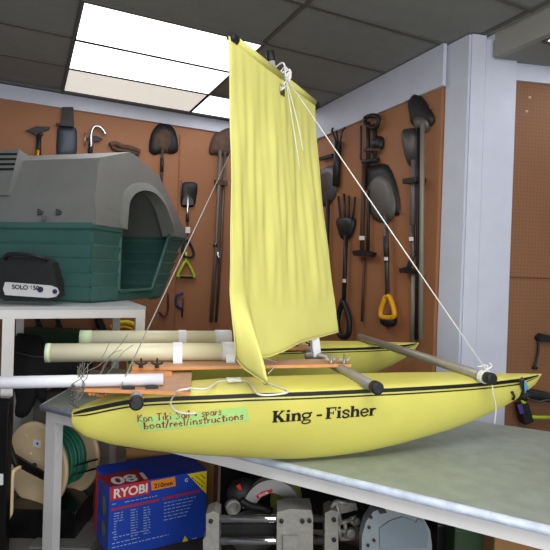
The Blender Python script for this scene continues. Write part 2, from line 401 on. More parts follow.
VV = [i/14 for i in range(15)]+[1+i/10 for i in range(1, 11)]+[2+i/14 for i in range(1, 14)]
TN, TF = 2.05, 3.10
def hull(tc):
    b = MB(); rings = [[b.bm.verts.new(sec(s, tc, v)) for v in VV] for s in SS]; n = len(VV)
    for r0, r1 in zip(rings, rings[1:]):
        for k in range(n):
            f = b.bm.faces.new((r0[k], r0[(k+1) % n], r1[(k+1) % n], r1[k])); f.smooth = True
    b.bm.faces.new(rings[0][::-1]); b.bm.faces.new(rings[-1])
    bv = BVHTree.FromBMesh(b.bm)
    return b.build('hull', hullm, boat), bv
def stripe(tc, z0, z1, parent, far=False, s0=-.215, s1=1.84):
    # band between two heights measured down from the sheer, on the outside face
    b = MB(); P = []
    for i in range(90):
        s = s0+(s1-s0)*i/89; W = hw(s); zs = interp(SH, s) if s < -.1 else smt(SH, s); zk = smt(KL, s, .025) if -.15 < s < 1.8 else interp(KL, s); H = max(zs-zk, .01)
        k = min(1, H/.12)
        row = []
        for zz in (z0*k, (z0+z1)/2*k, z1*k):
            cc = min(1, max(0, zz/H)); a = math.acos(cc) if cc > 0 else math.pi/2
            row.append(B(fs(s, tc), tc-(W*math.sin(a)**1.15+.0018), zs-zz))
        P.append(row)
    b.grid(P); return b.build('stripe', inkb, parent, recalc=False)
hn, bvn = hull(TN); hf, bvf = hull(TF)
tag(hn, label='nearer yellow hull lettered King - Fisher'); tag(hf, label='farther yellow hull behind the sail')
for tc, h in ((TN, hn), (TF, hf)):
    stripe(tc, -.002, .014, h); stripe(tc, .021, .027, h)
def onhull(s, z, tc=TN, off=.002):
    hit = (bvn if tc == TN else bvf).ray_cast(B(s, tc-1, z), EV)
    return hit[0]-EV*off if hit[0] is not None else B(s, tc-.15, z)
def hull_text(quads, O, du, dv, m, parent, off, name):
    b = MB()
    for q in quads:
        b.poly([onhull(O[0]+du[0]*p.x+dv[0]*p.y, O[1]+du[1]*p.x+dv[1]*p.y, off=off) for p in q])
    return b.build(name, m, parent, recalc=False)
def hp(px, py, t=1.905):
    for _ in range(4):
        P = at_t(px, py, t); s, _t, z = st(P); t = st(onhull(s, z, off=0))[1]
    return Vector((s, z))
p0 = hp(272, 422.5); p1 = hp(376, 415.2)
q, wd = lay_text('King', SERIF, 1, sp=1.0); q2, w2 = lay_text('Fisher', SERIF, 1); qd, wdd = lay_text('-', SERIF, 1)
tot = wd+.35+wdd+.25+w2
for qq, ofs in ((qd, wd+.35), (q2, wd+.35+wdd+.25)):
    for a_ in qq: q.append([p+Vector((ofs, 0)) for p in a_])
du = (p1-p0)/tot; dv = Vector((-du.y, du.x)); dv = dv.normalized()*((hp(300, 408)-hp(300, 419.5)).length/1.45)
hull_text(q, p0, du, dv, inkb, hn, .0022, 'lettering')
# green tape with red handwriting
c4 = [hp(135, 417), hp(246, 406.5), hp(250, 420.5), hp(142, 431.5)]
b = MB(); G = []
for i in range(13):
    u = i/12; top = c4[0].lerp(c4[1], u); bot = c4[3].lerp(c4[2], u); G.append([onhull(*top.lerp(bot, k/4), off=.0018) for k in range(5)])
b.grid(G); tape = b.build('masking_tape', gtape, hn, recalc=False); tag(tape, label='green tape with red handwriting')
def handwriting(txt, pa, pb, hpx, jit=.06):
    rj = random.Random(len(txt)); qs, w_ = lay_text(txt, HAND, 1, True); qs = [[p+Vector((rj.uniform(-.04, .04), rj.uniform(-.05, .05))) for p in qd] for qd in qs]; a_ = hp(*pa); b2 = hp(*pb); d_ = (b2-a_)/w_; n_ = Vector((-d_.y, d_.x)).normalized()*hpx
    hull_text(qs, a_, d_, n_, inkr, tape, .0026, 'handwriting')
hgt = .0022*9
handwriting('Kon Tiki Sail + spars', (137.5, 422), (222, 414.5), .0235)
handwriting('boat/reel/instructions', (144, 429), (244, 419), .0235)
# faint yellow worn lettering under the tape is left as a pale stain
# sticker and fittings at the bow
b = MB(); c4 = [hp(519.5, 381.8), hp(525.5, 381), hp(529, 390.5), hp(521, 392.5)]
b.grid([[onhull(*c4[0].lerp(c4[1], i/3).lerp(c4[3].lerp(c4[2], i/3), k/3), off=.004) for k in range(4)] for i in range(4)]); stk = b.build('sticker', skyb, hn, recalc=False); tag(stk, label='pale blue sticker near the bow')
b = MB(); s_ = hp(521.5, 381)
pts = [onhull(*hp(x, y), off=.006) for x, y in ((522, 379), (521.5, 386), (522, 394), (520, 399))]
b.tube(curve(pts, 4), .009, 6); b.build('bow_strap', black, hn)
for pa, pb in (((513, 399), (526, 397)), ((527, 391), (535, 388))):
    b = MB(); P0 = onhull(*hp(*pa), off=.004); P1 = onhull(*hp(*pb), off=.004); mid = (P0+P1)/2-EV*.012
    b.tube(curve([P0, mid, P1], 5), .005, 8); b.ell(P0, (.018, .012, .012), 6); b.ell(P1, (.018, .012, .012), 6); b.build('eyelet', black, hn)
b = MB(); P0 = B(1.80, TF-.03, 1.17)
b.tube(curve([B(1.62, TF-.085, 1.13), B(1.66, TF-.10, 1.14), B(1.70, TF-.06, 1.13)], 4), .006, 6); b.build('eyelet', black, hf)
# crossbeams
def beam(s, t0, t1, z, s1=None, r=.022, z1=None):
    s1 = s if s1 is None else s1; z1 = z if z1 is None else z1
    bm_ = MB().tube([B(s, t0+.03, z), B(s1, t1-.02, z1)], r, 20).build('crossbeam', alu, boat)
    b = MB(); b.lathe([(r*.8, -.003), (r*1.08, 0), (r*1.16, .006), (r*1.16, .034)], B(s, t0, z), B(s1, t1, z1)-B(s, t0, z), 20); b.build('end_cap', black, bm_)
    return bm_
beam(1.455, 1.865, 3.18, 1.196, 1.43, z1=1.205)
beam(.895, 1.795, 3.18, 1.187, .93, z1=1.185, r=.022)
beam(.008, 1.80, 3.18, 1.158, .02, z1=1.165, r=.021)
# plywood boards on the crossbeams
ZB = 1.195
def board(pts, th=.012, m_=ply, name='plank'):
    b = MB(); b.prism([Vector(p) for p in pts], (0, 0, -th)); return b.build(name, m_, boat)
def edge_strip(p, q, th, parent):
    p = Vector(p); q = Vector(q); b = MB(); b.prism([p, q, q-EV*.0015, p-EV*.0015], (0, 0, -th-.0005)); return b.build('bare_edge', plye, parent)
tA0 = st(at_z(300, 365, ZB+.012))[1]; tA1 = st(at_z(300, 359.5, ZB+.012))[1]
sA1 = st(at_z(352, 364.5, ZB+.012))[0]
sA0 = st(at_z(132, 371, ZB+.012))[0]
pA = board([B(sA0, tA0, ZB+.013), B(sA1, tA0, ZB+.013), B(sA1-.02, tA1, ZB+.013), B(sA0, tA1, ZB+.013)], .013)
edge_strip(B(sA0, tA0, ZB+.013), B(sA1, tA0, ZB+.013), .013, pA)
tB0 = st(at_z(300, 348, ZB+.012))[1]; tB1 = tB0+.11; sB1 = st(at_z(314, 348.5, ZB+.012))[0]
pB = board([B(0.0, tB0, ZB+.013), B(sB1, tB0, ZB+.013), B(sB1, tB1, ZB+.013), B(0.0, tB1, ZB+.013)], .013)
edge_strip(B(0.0, tB0, ZB+.013), B(sB1, tB0, ZB+.013), .013, pB)
ZC = 1.182
pp = [at_z(72, 388, ZC), at_z(190, 392, ZC), at_z(192, 371, ZC), at_z(133, 371.5, ZC)]
pC = board(pp, .012); edge_strip(pp[0], pp[1], .012, pC)
tag(pC, label='short stern board with a worn grey-brown face')
# steps between stern board and long board
b = MB(); q0 = at_z(131, 373, ZC+.012); b.prism([q0, at_z(172, 373.5, ZC+.012), at_z(172, 371, ZC+.012), at_z(131, 371, ZC+.012)], (0, 0, -.012)); b.build('packing_strip', plye, pC)
# bolts with wing nuts
def wingnut(P, parent, m_=darksteel, k=1.0):
    b = MB(); P = Vector(P); b.lathe([(.010*k, 0), (.010*k, .006*k), (.0075*k, .007*k), (.0075*k, .016*k), (.004*k, .017*k), (.004*k, .038*k)], P, (0, 0, 1), 12)
    for sg in (-1, 1): b.prism([P+FV*sg*.006*k+Vector((0, 0, .008*k)), P+FV*sg*.024*k+Vector((0, 0, .014*k)), P+FV*sg*.024*k+Vector((0, 0, .026*k)), P+FV*sg*.006*k+Vector((0, 0, .017*k))], EV*.003)
    return b.build('wing_nut', m_, parent)
ZT = ZB+.013
for px in (141, 157): P = at_z(px, 367.5, ZT); wingnut(P, pA, k=1.0)
for px, py in ((331, 363), (344, 363.5)): wingnut(at_z(px, py, ZT), pA, mat('bright_zinc', (170, 166, 156), .3, .8), 1.15)
for px, py in ((296, 345), (310, 345)): wingnut(at_z(px, py+1, ZT), pB, darksteel, 1.0)
# clear cream tubes with white clips
def pipe(x0, x1, yc0, yc1, z, r, m_, name, label):
    P0 = at_z(x0, yc0, z); P1 = at_z(x1, yc1, z)
    o = MB().tube([P0, P1], r, 28).build(name, m_, boat); tag(o, label=label); return o, P0, P1
rT = .039
z1_ = ZT+rT+.002
t1c = (tA0+tA1)/2+.02
def ray_t(px, t, z):  # s where pixel column px meets the line (t, z)
    lo, hi = -3., 4.
    for _ in range(60):
        m_ = (lo+hi)/2; v = B(m_, t, z)-C0; x = 275+FPX*v.dot(RT)/v.dot(fwd)
        if x < px: lo = m_
        else: hi = m_
    return lo
t1c = st(at_z(140, 352, z1_))[1]; t2c = st(at_z(150, 338, z1_))[1]
print('tubes t', t1c, t2c, 'boards', tA0, tA1, tB0, sA0, sA1)
def tubeset(t, x0, x1, r, clips, capx, taped, label, capr=1.12, zc=z1_):
    o = MB().tube([B(ray_t(x0, t, zc), t, zc), B(ray_t(x1, t, zc), t, zc)], r, 28).build('spar_tube', cream, boat); tag(o, label=label)
    s0_, s1_ = ray_t(x0, t, zc), ray_t(x0+taped, t, zc)
    MB().tube([B(s0_-.001, t, zc), B(s1_, t, zc)], r*1.02, 28).build('end_tape', mat('pale_green_tape', (206, 224, 186), .6), o)
    MB().lathe([(r*.9, -.003), (r*capr, 0), (r*capr, ray_t(capx[1], t, zc)-ray_t(capx[0], t, zc)-.004), (r*(capr-.1), ray_t(capx[1], t, zc)-ray_t(capx[0], t, zc))], B(ray_t(capx[0], t, zc), t, zc), FV, 28).build('end_cap', pvc, o)
    for cx in clips:
        s_ = ray_t(cx, t, zc); b = MB(); w_ = .020
        ring = [(t+r*1.1*math.cos(a), zc+r*1.1*math.sin(a)) for a in [math.pi*k/14 for k in range(15)]]
        ring = [(t+r*1.1, ZT)]+ring+[(t-r*1.1, ZT)]
        inner = [(t+(y-t)*.93, zc+(z-zc)*.93 if z > zc else z) for y, z in ring]
        P = [[B(s_+d, y, z) for y, z in ring] for d in (-w_, w_)]; Q = [[B(s_+d, y, z) for y, z in inner] for d in (-w_, w_)]
        b.grid(P); b.grid(Q)
        for k in (0, 1): b.grid([P[k], Q[k]])
        b.box(B(s_, t-r*1.1-.010, ZT+.003), (.04, .022, .006), Matrix.Rotation(-BAZ+math.pi/2, 3, 'Z'))
        b.build('pipe_clip', pvc, o)
    return o
tubeset(t1c, 46, 234, rT, (177, 229), (222, 237), 5, 'nearer cream spar tube with green taped end')
tubeset(t2c, 80, 226, rT, (182,), (215, 231), 12, 'farther cream spar tube with white end cap')
# white pole clamped on the stern board
zp = ZC+.026; tp = st(at_z(120, 380, zp))[1]
pole = MB().tube([B(ray_t(-26, tp, zp), tp, zp), B(ray_t(163, tp, zp), tp, zp)], .0215, 24).build('spare_pole', pvc, boat); tag(pole, label='long white plastic pole projecting astern')
for cx in (129, 152):
    s_ = ray_t(cx, tp, zp); b = MB()
    b.box(B(s_, tp, ZC+.002), (.03, .09, .005), Matrix.Rotation(-BAZ+math.pi/2, 3, 'Z'))
    b.box(B(s_, tp-.03, ZC+.004), (.045, .02, .009), Matrix.Rotation(-BAZ+math.pi/2, 3, 'Z'), .002)
    b.box(B(s_, tp+.03, ZC+.008), (.03, .02, .016), Matrix.Rotation(-BAZ+math.pi/2, 3, 'Z'), .002)
    b.build('clamp', darksteel, pole)
# mast
tm = st(at_z(317, 355, 1.20))[1]
mb0 = at_z(317, 357, 1.20); ms, mt, mz = st(mb0)
mtop = at_t(270, 52, mt-.02)
mast = MB().tube([mb0+Vector((0, 0, -.005)), mtop], .0175, 20).build('mast', mat('white_aluminium', (206, 204, 200), .4, .2), boat)
dm = (mtop-mb0).normalized()
b = MB(); b.lathe([(.015, .05), (.0185, .055), (.0185, -.004), (.016, -.006)], mtop-dm*.045, dm, 20)
b.bm.free(); b = MB(); b.lathe([(.0195, -.045), (.0205, -.04), (.0205, 0), (.018, .004)], mtop, dm, 20); b.build('mast_cap', black, mast)
b = MB(); b.box(mb0+dm*.05, (.042, .04, .095), Matrix.Rotation(-BAZ+math.pi/2, 3, 'Z') @ Matrix.Rotation(R_(-9), 3, 'Y'), .006); b.build('mast_step', pvc, mast)
# saddle linking mast step and beam
b = MB()
sb = st(mb0)
b.tube(curve([B(sb[0]+.05, mt-.03, 1.20), B(sb[0], mt-.01, 1.21), B(sb[0]-.05, mt+.03, 1.20)], 5), .016, 10); b.build('mast_bracket', alu, mast)
# yard
Zy = at_t(285, 82, mt-.03).z
yc = at_t(285, 82, mt-.03)
Y0 = at_z(232.5, 38, Zy); Y1 = at_z(316, 104, Zy)
print('yard', Y0, Y1, yc, 'mast', mb0, mtop)
yard = MB().tube([Y0, Y1], .013, 16).build('yard', alu, boat)
dy = (Y1-Y0).normalized()
for P, d in ((Y0, -dy), (Y1, dy)):
    b = MB(); b.lathe([(.0165, -.028), (.0185, -.026), (.0185, .015), (.015, .019)], P, d, 18); b.build('end_cap', black, yard)
# sail
def sail_pt(u, v):
    top = Y0.lerp(Y1, -.03+1.015*u)+Vector((0, 0, -.004))
    # bottom edge: picture columns of hem points with their distance
    d0 = (Y0-C0).dot(fwd); d1 = (Y1-C0).dot(fwd)
    tab = [(0, 236, 359, d0*.97), (.04, 242, 369, d0*.95), (.075, 254, 378, d0*.92), (.10, 263, 384, d0*.90), (.12, 261, 372, d0*.955), (.145, 257, 357, d0*1.0),
           (.30, 268, 357, d0*1.05), (.45, 284, 351, d0*1.11), (.62, 301, 342, d0*1.19), (.80, 320, 337, d0*1.27), (1, 338, 332, d0*1.33)]
    for a_, c_ in zip(tab, tab[1:]):
        if u <= c_[0]+1e-9:
            k = (u-a_[0])/(c_[0]-a_[0]); px, py, dd = [a_[i]+(c_[i]-a_[i])*k for i in (1, 2, 3)]; break
    bot = at_d(px, py, dd)
    bs = at_d(230+u*108, 331+16*math.sin(math.pi*u), d0*(1+.33*u))
    e = max(0, (v-.85)/.15); e = e*e*(3-2*e)
    P = top.lerp(bs, v)+(bot-bs)*e
    n = dy.cross(Vector((0, 0, 1))).normalized()
    if n.dot(fwd) > 0: n = -n      # toward the camera
    # hanging folds
    f = .004*math.sin(u*31+1.2*math.sin(v*4)) + .0035*math.sin(u*57+v*5+1) + .0025*math.sin(u*83-v*7) + .008*math.sin(u*14+2.5*v) + .003*math.sin(u*22+v*17)
    P = P + n*f*(math.sin(math.pi*min(1, v*1.15+.02))**.5)*(.4+.6*v)
    # straight left edge, slightly bowed right edge
    P = P - dy*(.030*math.sin(math.pi*v)*(1-u)**2 + .10*math.sin(math.pi*v**.75)*u*u)
    P = P + n*(.02*math.sin(math.pi*v))
    # fold-over strip near the luff
    if u < .17: P = P + n*(.02*v*v*math.sin(math.pi*u/.17))
    return P
NU, NV = 90, 70
us = sorted(set([round(i/NU, 4) for i in range(NU+1)]+[.04, .075, .1, .12, .145]))
G = [[sail_pt(u, j/NV) for j in range(NV+1)] for u in us]
b = MB(); V = [[b.bm.verts.new(p) for p in row] for row in G]
for i in range(len(us)-1):
    for j in range(NV):
        u = us[i]; v = j/NV
        if .50 < u < .56 and .015 < v < .06: continue       # tear beneath the lashing
        f = b.bm.faces.new((V[i][j], V[i+1][j], V[i+1][j+1], V[i][j+1])); f.smooth = True
sail = b.build('sail', sailm, boat, recalc=False)
mod = sail.modifiers.new('cloth thickness', 'SOLIDIFY'); mod.thickness = .0016
hem = []
for i, u in enumerate(us): hem.append(G[i][-1])
MB().tube(hem, .0032, 6).build('hem', hemm, sail)
MB().tube([G[0][j] for j in range(NV+1)], .0030, 6).build('hem', hemm, sail)
MB().tube([G[-1][j] for j in range(NV+1)], .0030, 6).build('hem', hemm, sail)
for ua, ub in ((.0, .50), (.56, 1.0)):
    MB().tube([Y0.lerp(Y1, .01+.97*ua), Y0.lerp(Y1, .01+.97*ub)], .0165, 14).build('sleeve', sailm, sail)
# lashing at the crossing of mast and yard
lc = Y0.lerp(Y1, ((at_z(285, 80, Zy)-Y0).dot(dy))/(Y1-Y0).length)
nf = -fwd
b = MB(); P = []
for i in range(90):
    a = i/90*2*math.pi*6; e = Vector((0, 0, 1)).cross(nf)
    P.append(lc + e*(.024*math.cos(a)) + Vector((0, 0, 1))*(.028*math.sin(a*1.07)+(.03*math.sin(i*.21))) + nf*(.02+.010*math.sin(a*2+i)))
b.tube(P, .0042, 6); b.build('lashing', ropem, boat)
b = MB(); b.tube(curve([mtop-dm*.09+nf*.02, lc+Vector((0, 0, .06))+nf*.022-dy*.03, lc+nf*.03], 6), .004, 6); b.build('lashing', ropem, boat)
# stays
bow_end = B(1.455, 1.905, 1.222)
def stay(pts, r, name, m_=ropem): return MB().tube([Vector(p) for p in pts], r, 6).build(name, m_, boat)
stay([lc+nf*.035, bow_end+Vector((0, 0, .0))], .0030, 'stay')
stern_hook = B(-.19, 2.0, 1.17)
stay([mtop-dm*.06, at_z(120, 388, 1.185)], .0022, 'stay', mat('dull_cord', (170, 168, 160), .7))
stay(curve([lc+nf*.035, at_d(297, 120, (lc-C0).dot(fwd)-.09), at_d(303, 150, (lc-C0).dot(fwd)-.09)], 6), .002, 'halyard')
stay(curve([lc+nf*.03, at_d(292, 118, (lc-C0).dot(fwd)-.09), at_d(300, 170, (lc-C0).dot(fwd)-.08)], 6), .002, 'halyard')
# knot round the bow beam end with a tail
kc = B(1.455, 1.915, 1.196); b = MB(); P = []
for i in range(50):
    a = i/50*2*math.pi*3; P.append(kc+FV*(.026*math.cos(a))+Vector((0, 0, .026*math.sin(a)))+EV*(.002*i/10*3-.01))
b.tube(P, .0042, 6)
for sgn in (-1, 0, 1): b.tube(curve([kc+Vector((0, 0, .025)), kc+FV*(.012+.02*sgn)+Vector((0, 0, .045)), kc+FV*(.03*sgn-.01)+Vector((0, 0, .052+.008*sgn))], 4), .003, 6)
b.build('knot', ropem, boat)
ks = at_t(491, 381, 1.86)
tail = [at_t(492, 384, 1.875), at_t(493.5, 395, 1.88), at_t(496, 408, 1.905), at_t(494.5, 424, 1.93)]
stay(curve(tail, 6), .0028, 'rope_tail')
# cord lying on the near deck and board
cpts = [(178, 391), (170, 399), (171, 407), (180, 412.5), (200, 411)]
def deckpt(px, py, lift=.004):
    P = at_z(px, py, 1.19)
    for _ in range(4):
        s, t, z = st(P)
        hit = bvn.ray_cast(B(s, t, 1.6), Vector((0, 0, -1)))
        z = hit[0].z if hit[0] is not None else ZC
        if px < 193 and 366 < py < 392: z = max(z, ZC)
        P = at_z(px, py, z+lift)
    return P
c1 = [deckpt(x, y) for x, y in ((264, 383), (275, 386), (288, 392), (270, 395), (258, 394), (253, 388), (247, 382), (238, 380), (228, 380), (218, 382), (208, 388), (198, 389), (190, 388), (182, 389))]
c2 = [onhull(*hp(x, y), off=.004) for x, y in ((171.5, 399), (171, 405), (175, 410), (184, 413), (196, 413))]
b = MB(); b.tube(curve(c1[:-1]+[at_z(188, 389, ZC+.012), at_z(178, 391, ZC+.006)]+c2, 6), .0036, 6); b.build('sheet_rope', ropem, boat)
b = MB(); kc2 = deckpt(234, 381, .008); P = [kc2+FV*(.028*math.cos(i*.9)+.0)+EV*(.010*math.sin(i*1.3))+Vector((0, 0, .006*math.sin(i*.7)+.004)) for i in range(26)]
b.tube(curve(P, 3), .0034, 6); b.build('knot', ropem, boat)
b = MB(); b.tube(curve([G[20][-1]+nf*.0, at_d(276, 362, 2.35), at_t(275, 366, 2.2), deckpt(268, 374)], 5), .0014, 5); b.build('thread', ropem, boat)
# bird's nest of wire traces at the stern
b = MB()
rw = random.Random(3)
for k in range(5):
    x0 = 72+k*2.2; e = [(110, 342), (128, 334), (122, 350), (133, 345), (112, 360)][k]
    pts = [at_t(x0, 396-k, 1.93)]
    for q in (.25, .5, .75): pts.append(at_t(x0+(e[0]-x0)*q+rw.uniform(-4, 4), 396+(e[1]-396)*q-8*math.sin(math.pi*q)*rw.uniform(-.5, 1.5), 1.93+.12*q))
    pts.append(at_t(e[0], e[1], 2.08)); b.tube(curve(pts, 7), .0012, 5)
for k in range(7):
    x0 = 70+rw.uniform(0, 9); pts = [at_t(x0, 404-rw.uniform(0, 6), 1.93)]
    for q in range(1, 5): pts.append(at_t(x0+rw.uniform(-4, 7)+q*1.2, 404-q*10+rw.uniform(-3, 3), 1.92+.03*rw.random()))
    b.tube(curve(pts, 6), .0016, 5)
b.build('wire_trace', wirem, boat)
b = MB()
for k in range(14):
    b.ell(at_t(71+random.random()*8, 386+k*1.6, 1.93), (.012, .009, .009), 5)
b.build('swivel_chain', steel, boat)
b = MB()
for k in range(6): b.ell(at_z(90+k*4, 394+random.random()*2, 1.12), (.018, .018, .012), 6)
b.build('lure', mat('orange_lure', (206, 140, 50), .5), boat)

# ================================================================== KENNEL SHELF
ZS = 1.381
sh = thing('shelf_stand', 'white framed stand carrying the plastic dog kennel and chainsaw', 'shelf', (.2, 3.2, 0))
Fy = at_z(70, 306.3, ZS).y
xr = at_z(148, 307, ZS).x; xl = -1.1
XLEG = at_z(7, 312, ZS).x-.03
dep = .95
b = MB(); b.box(((xl+xr)/2, Fy+dep/2, ZS-.011), (xr-xl, dep, .018)); b.build('shelf_top', mat('grey_white_board', (180, 182, 184), .5, noise=.05), sh)
b = MB(); b.box(((xl+xr)/2, Fy+.02, ZS-.045), (xr-xl-.01, .03, .05)); b.build('front_rail', whitem, sh)
b = MB(); b.box((xr-.03, Fy+dep/2+.02, ZS-.045), (.03, dep-.06, .05)); b.build('side_rail', whitem, sh)
def sleg(x, y, z0, w=.055): MB().box((x, y, (z0+ZS-.02)/2), (w, .045, ZS-.02-z0)).build('leg', whitem, sh)
sleg(XLEG+.03, Fy+.022, 0, .06); sleg(xr-.03, Fy+.024, T+.0); sleg(at_d(20, 330, 3.9).x, Fy+dep-.03, 0, .05); sleg(xr-.03, Fy+dep-.03, 0)
# kennel: local frame at its near lower front corner, side runs to the left, front runs to the back right
K0 = at_d(89.5, 303, 3.30); K0.z = ZS
ks_ = R_(25.83-72.6-360); SD = Vector((math.sin(R_(25.83-74)), math.cos(R_(25.83-74)), 0)); FD = Vector((math.sin(R_(25.83+18)), math.cos(R_(25.83+18)), 0))
ken = thing('dog_kennel', 'large plastic dog kennel with grey barn roof and teal base on the white stand', 'kennel', K0)
def K(a, f, z): return K0+SD*a+FD*f+Vector((0, 0, z-ZS))
def k_side(px, py, f=0):  # point on the long side plane
    return at_pl(px, py, K0+FD*f, SD.cross(Vector((0, 0, 1))))
def k_front(px, py, a=0):
    return at_pl(px, py, K0+SD*a, FD.cross(Vector((0, 0, 1))))
def kc(P): v = P-K0; 
Ze = k_side(90, 221).z; Zb = k_side(91, 201).z
WF = (k_front(168, 303)-K0).dot(FD)
Zt = k_side(97, 158).z
pk = k_front(130, 152); fpk = (pk-K0).dot(FD); Zp = pk.z
print('kennel', K0, 'eave', Ze, 'break', Zt, 'peak', Zp, fpk, 'front width', WF)
LK = 1.0
def fz(px, py): P = k_front(px, py)-K0; return (P.dot(FD), P.z+K0.z)
eL, e1, e2, ep, e3, e4, eR = fz(90.5, 221), fz(90, 202), fz(97, 158), fz(130, 152), fz(159, 178), fz(171, 208), fz(182.5, 238)
Ze = (eL[1]+eR[1])/2
e2 = (e2[0], e2[1]); fpk, Zp = ep; Zt = e2[1]
fb, ft = fz(159, 302)[0], fz(181, 240)[0]
print('gable', eL, e1, e2, ep, e3, e4, eR, 'base', fb, ft)
WFT = ft; WFB = fb
def WFz(z): return WFB+(WFT-WFB)*(z-ZS)/(Ze-ZS)
# base with ribs
b = MB()
def ring(z, o): return [K(-o, -o, z), K(LK+o, -o, z), K(LK+o, WF+o, z), K(-o, WF+o, z)]
prof = [(ZS+.001, -.02)]; z = ZS+.02
nr = 5; hh = (Ze-ZS-.06)/nr
for i in range(nr):
    prof += [(z, 0), (z+hh*.80, .008+.004*i), (z+hh*.86, -.008+.004*i), (z+hh*.98, -.008+.004*i)]; z += hh
prof += [(Ze-.03, .022), (Ze, .026)]
# front wall has the doorway, so the base is built wall by wall
d0 = fz(117, 260)[0]; d1b = fz(150, 290)[0]; d1t = fz(167, 238)[0]; zd = fz(120, 291)[1]
def d1z(z): return d1b+(d1t-d1b)*max(0, z-zd)/(Ze-zd)
d1 = d1t
def wall_strip(P0f, P1f):
    rows = [[P0f(o, z), P1f(o, z)] for z, o in prof]; b.grid(rows, False)
wall_strip(lambda o, z: K(LK+o, -o, z), lambda o, z: K(-o, -o, z))            # long side
wall_strip(lambda o, z: K(LK+o, WFz(z)+o, z), lambda o, z: K(LK+o, -o, z))        # back
wall_strip(lambda o, z: K(-o, WFz(z)+o, z), lambda o, z: K(LK+o, WFz(z)+o, z))        # far side
wall_strip(lambda o, z: K(-o, -o, z), lambda o, z: K(-o-.002, d0, z))
wall_strip(lambda o, z: K(-o-.002, d1z(z), z), lambda o, z: K(-o, WFz(z)+o, z))
b.poly([K(0.0, d0, ZS+.001), K(0.0, d1b, ZS+.001), K(-.01, d1b, zd), K(-.01, d0, zd)])
b.poly([K(.02, .02, ZS+.02), K(LK-.02, .02, ZS+.02), K(LK-.02, WFB-.02, ZS+.02), K(.02, WFB-.02, ZS+.02)])
base = b.build('base', teal, ken); md = base.modifiers.new('wall', 'SOLIDIFY'); md.thickness = .014; md.offset = -1
b = MB()   # moulded lip round the doorway
b.tube([K(-.02, d0, Ze), K(-.018, d0, zd+.02), K(-.018, d0+.02, zd), K(-.018, d1b-.02, zd), K(-.018, d1b, zd+.02), K(-.02, d1t, Ze)], .013, 8); b.build('door_lip', teal, ken)
# roof: gambrel shell with thick edges
inb = .05                        # how far the steep panel leans in
o = .03
OUT = [(eL[0]-.012, Ze-.012), (e1[0]-.006, e1[1]), e2, ep, e3, e4, (eR[0], Ze-.012)]
def gd0(z): return -.035+.035*max(0, min(1, (z-Ze-.07)/(Zt-Ze-.07)))
def roofsec(a, o=.03, drop=0):
    return [K(a, f_, z_-(drop if z_ > Ze+.1 else 0)) for f_, z_ in OUT]
b = MB(); b.grid([roofsec(LK+.03), roofsec(.06), ], False)
# front hip: from the roof section at .06 out to the gable edge
gab = [K(gd0(z_), f_, z_) for f_, z_ in OUT]
b.grid([roofsec(.06), gab], False)
b.poly(roofsec(LK+.03))
# gable face around the arched door
arch = [fz(*p) for p in curve2o([(117, 232), (118.5, 215), (122, 200), (130, 192), (140, 190), (150, 194), (158, 205), (163, 220), (168, 238)])]
arch[0] = (d0, Ze-.012); arch[-1] = (d1t, Ze-.012); outer = OUT; NA = len(arch)-1
ol = []
import bisect
seg = [0]
for (x0, y0), (x1, y1) in zip(outer, outer[1:]): seg.append(seg[-1]+math.hypot(x1-x0, y1-y0))
def outp(t):
    L = t*seg[-1]; i = min(len(seg)-2, max(0, bisect.bisect_right(seg, L)-1)); k = (L-seg[i])/(seg[i+1]-seg[i])
    return (outer[i][0]+(outer[i+1][0]-outer[i][0])*k, outer[i][1]+(outer[i+1][1]-outer[i][1])*k)
tt = [i/NA for i in range(NA+1)]
def gd(z): return -.035+.035*max(0, min(1, (z-Ze-.07)/(Zt-Ze-.07)))
go = [outp(t) for t in tt]
b.grid([[K(gd(z_), f_, z_) for f_, z_ in go], [K(gd(z_)-.0, f_, z_) for f_, z_ in arch]], False)
roof = b.build('roof', roofm, ken); md = roof.modifiers.new('wall', 'SOLIDIFY'); md.thickness = .012; md.offset = -1
# raised hood round the arch
b = MB(); inner_ = [(f_, z_-.004) for f_, z_ in arch]
cfm = (d0+d1t)/2; ho = [((f_-cfm)*1.13+cfm, Ze-.012+(z_-Ze+.012)*1.17) for f_, z_ in arch]
b.grid([[K(gd(z_)-.03, f_, z_) for f_, z_ in ho], [K(gd(z_)-.045, f_, z_) for f_, z_ in inner_], [K(.04, f_, z_) for f_, z_ in inner_]], False)
b.grid([[K(gd(z_)-.03, f_, z_) for f_, z_ in ho], [K(gd(z_)+.005, f_, z_) for f_, z_ in ho]], False)
b.build('door_hood', roofm, ken)
# vent at the left, with dark slots
def kslot(px0, py0, px1, py1): return [k_side(px0, py0, .03), k_side(px1, py0, .03), k_side(px1, py1, .03), k_side(px0, py1, .03)]
vt0, vt1 = k_side(-25, 150, -.02), k_side(19, 149, -.02)
b = MB()
v = [k_side(-25, 152, -.03), k_side(19, 149, -.03), k_side(8, 195, -.045), k_side(-25, 195, -.045)]
vb = [p+FD*.14 for p in v]; vb[0] = vb[0]+Vector((0, 0, -.01)); vb[1] = k_side(34, 160, .13)
b.hull(v, vb); vent = b.build('vent_box', roofm, ken)
for i in range(4):
    y0 = 153+i*5.0; yo = .0035
    P = [k_side(-22, y0+.3, -.034-.0035*i), k_side(17-1.1*i, y0, -.034-.0035*i), k_side(16.6-1.1*i, y0+1.9, -.036-.0035*i), k_side(-22, y0+2.4, -.036-.0035*i)]
    MB().prism(P, FD*.004).build('vent_slot', black, vent)
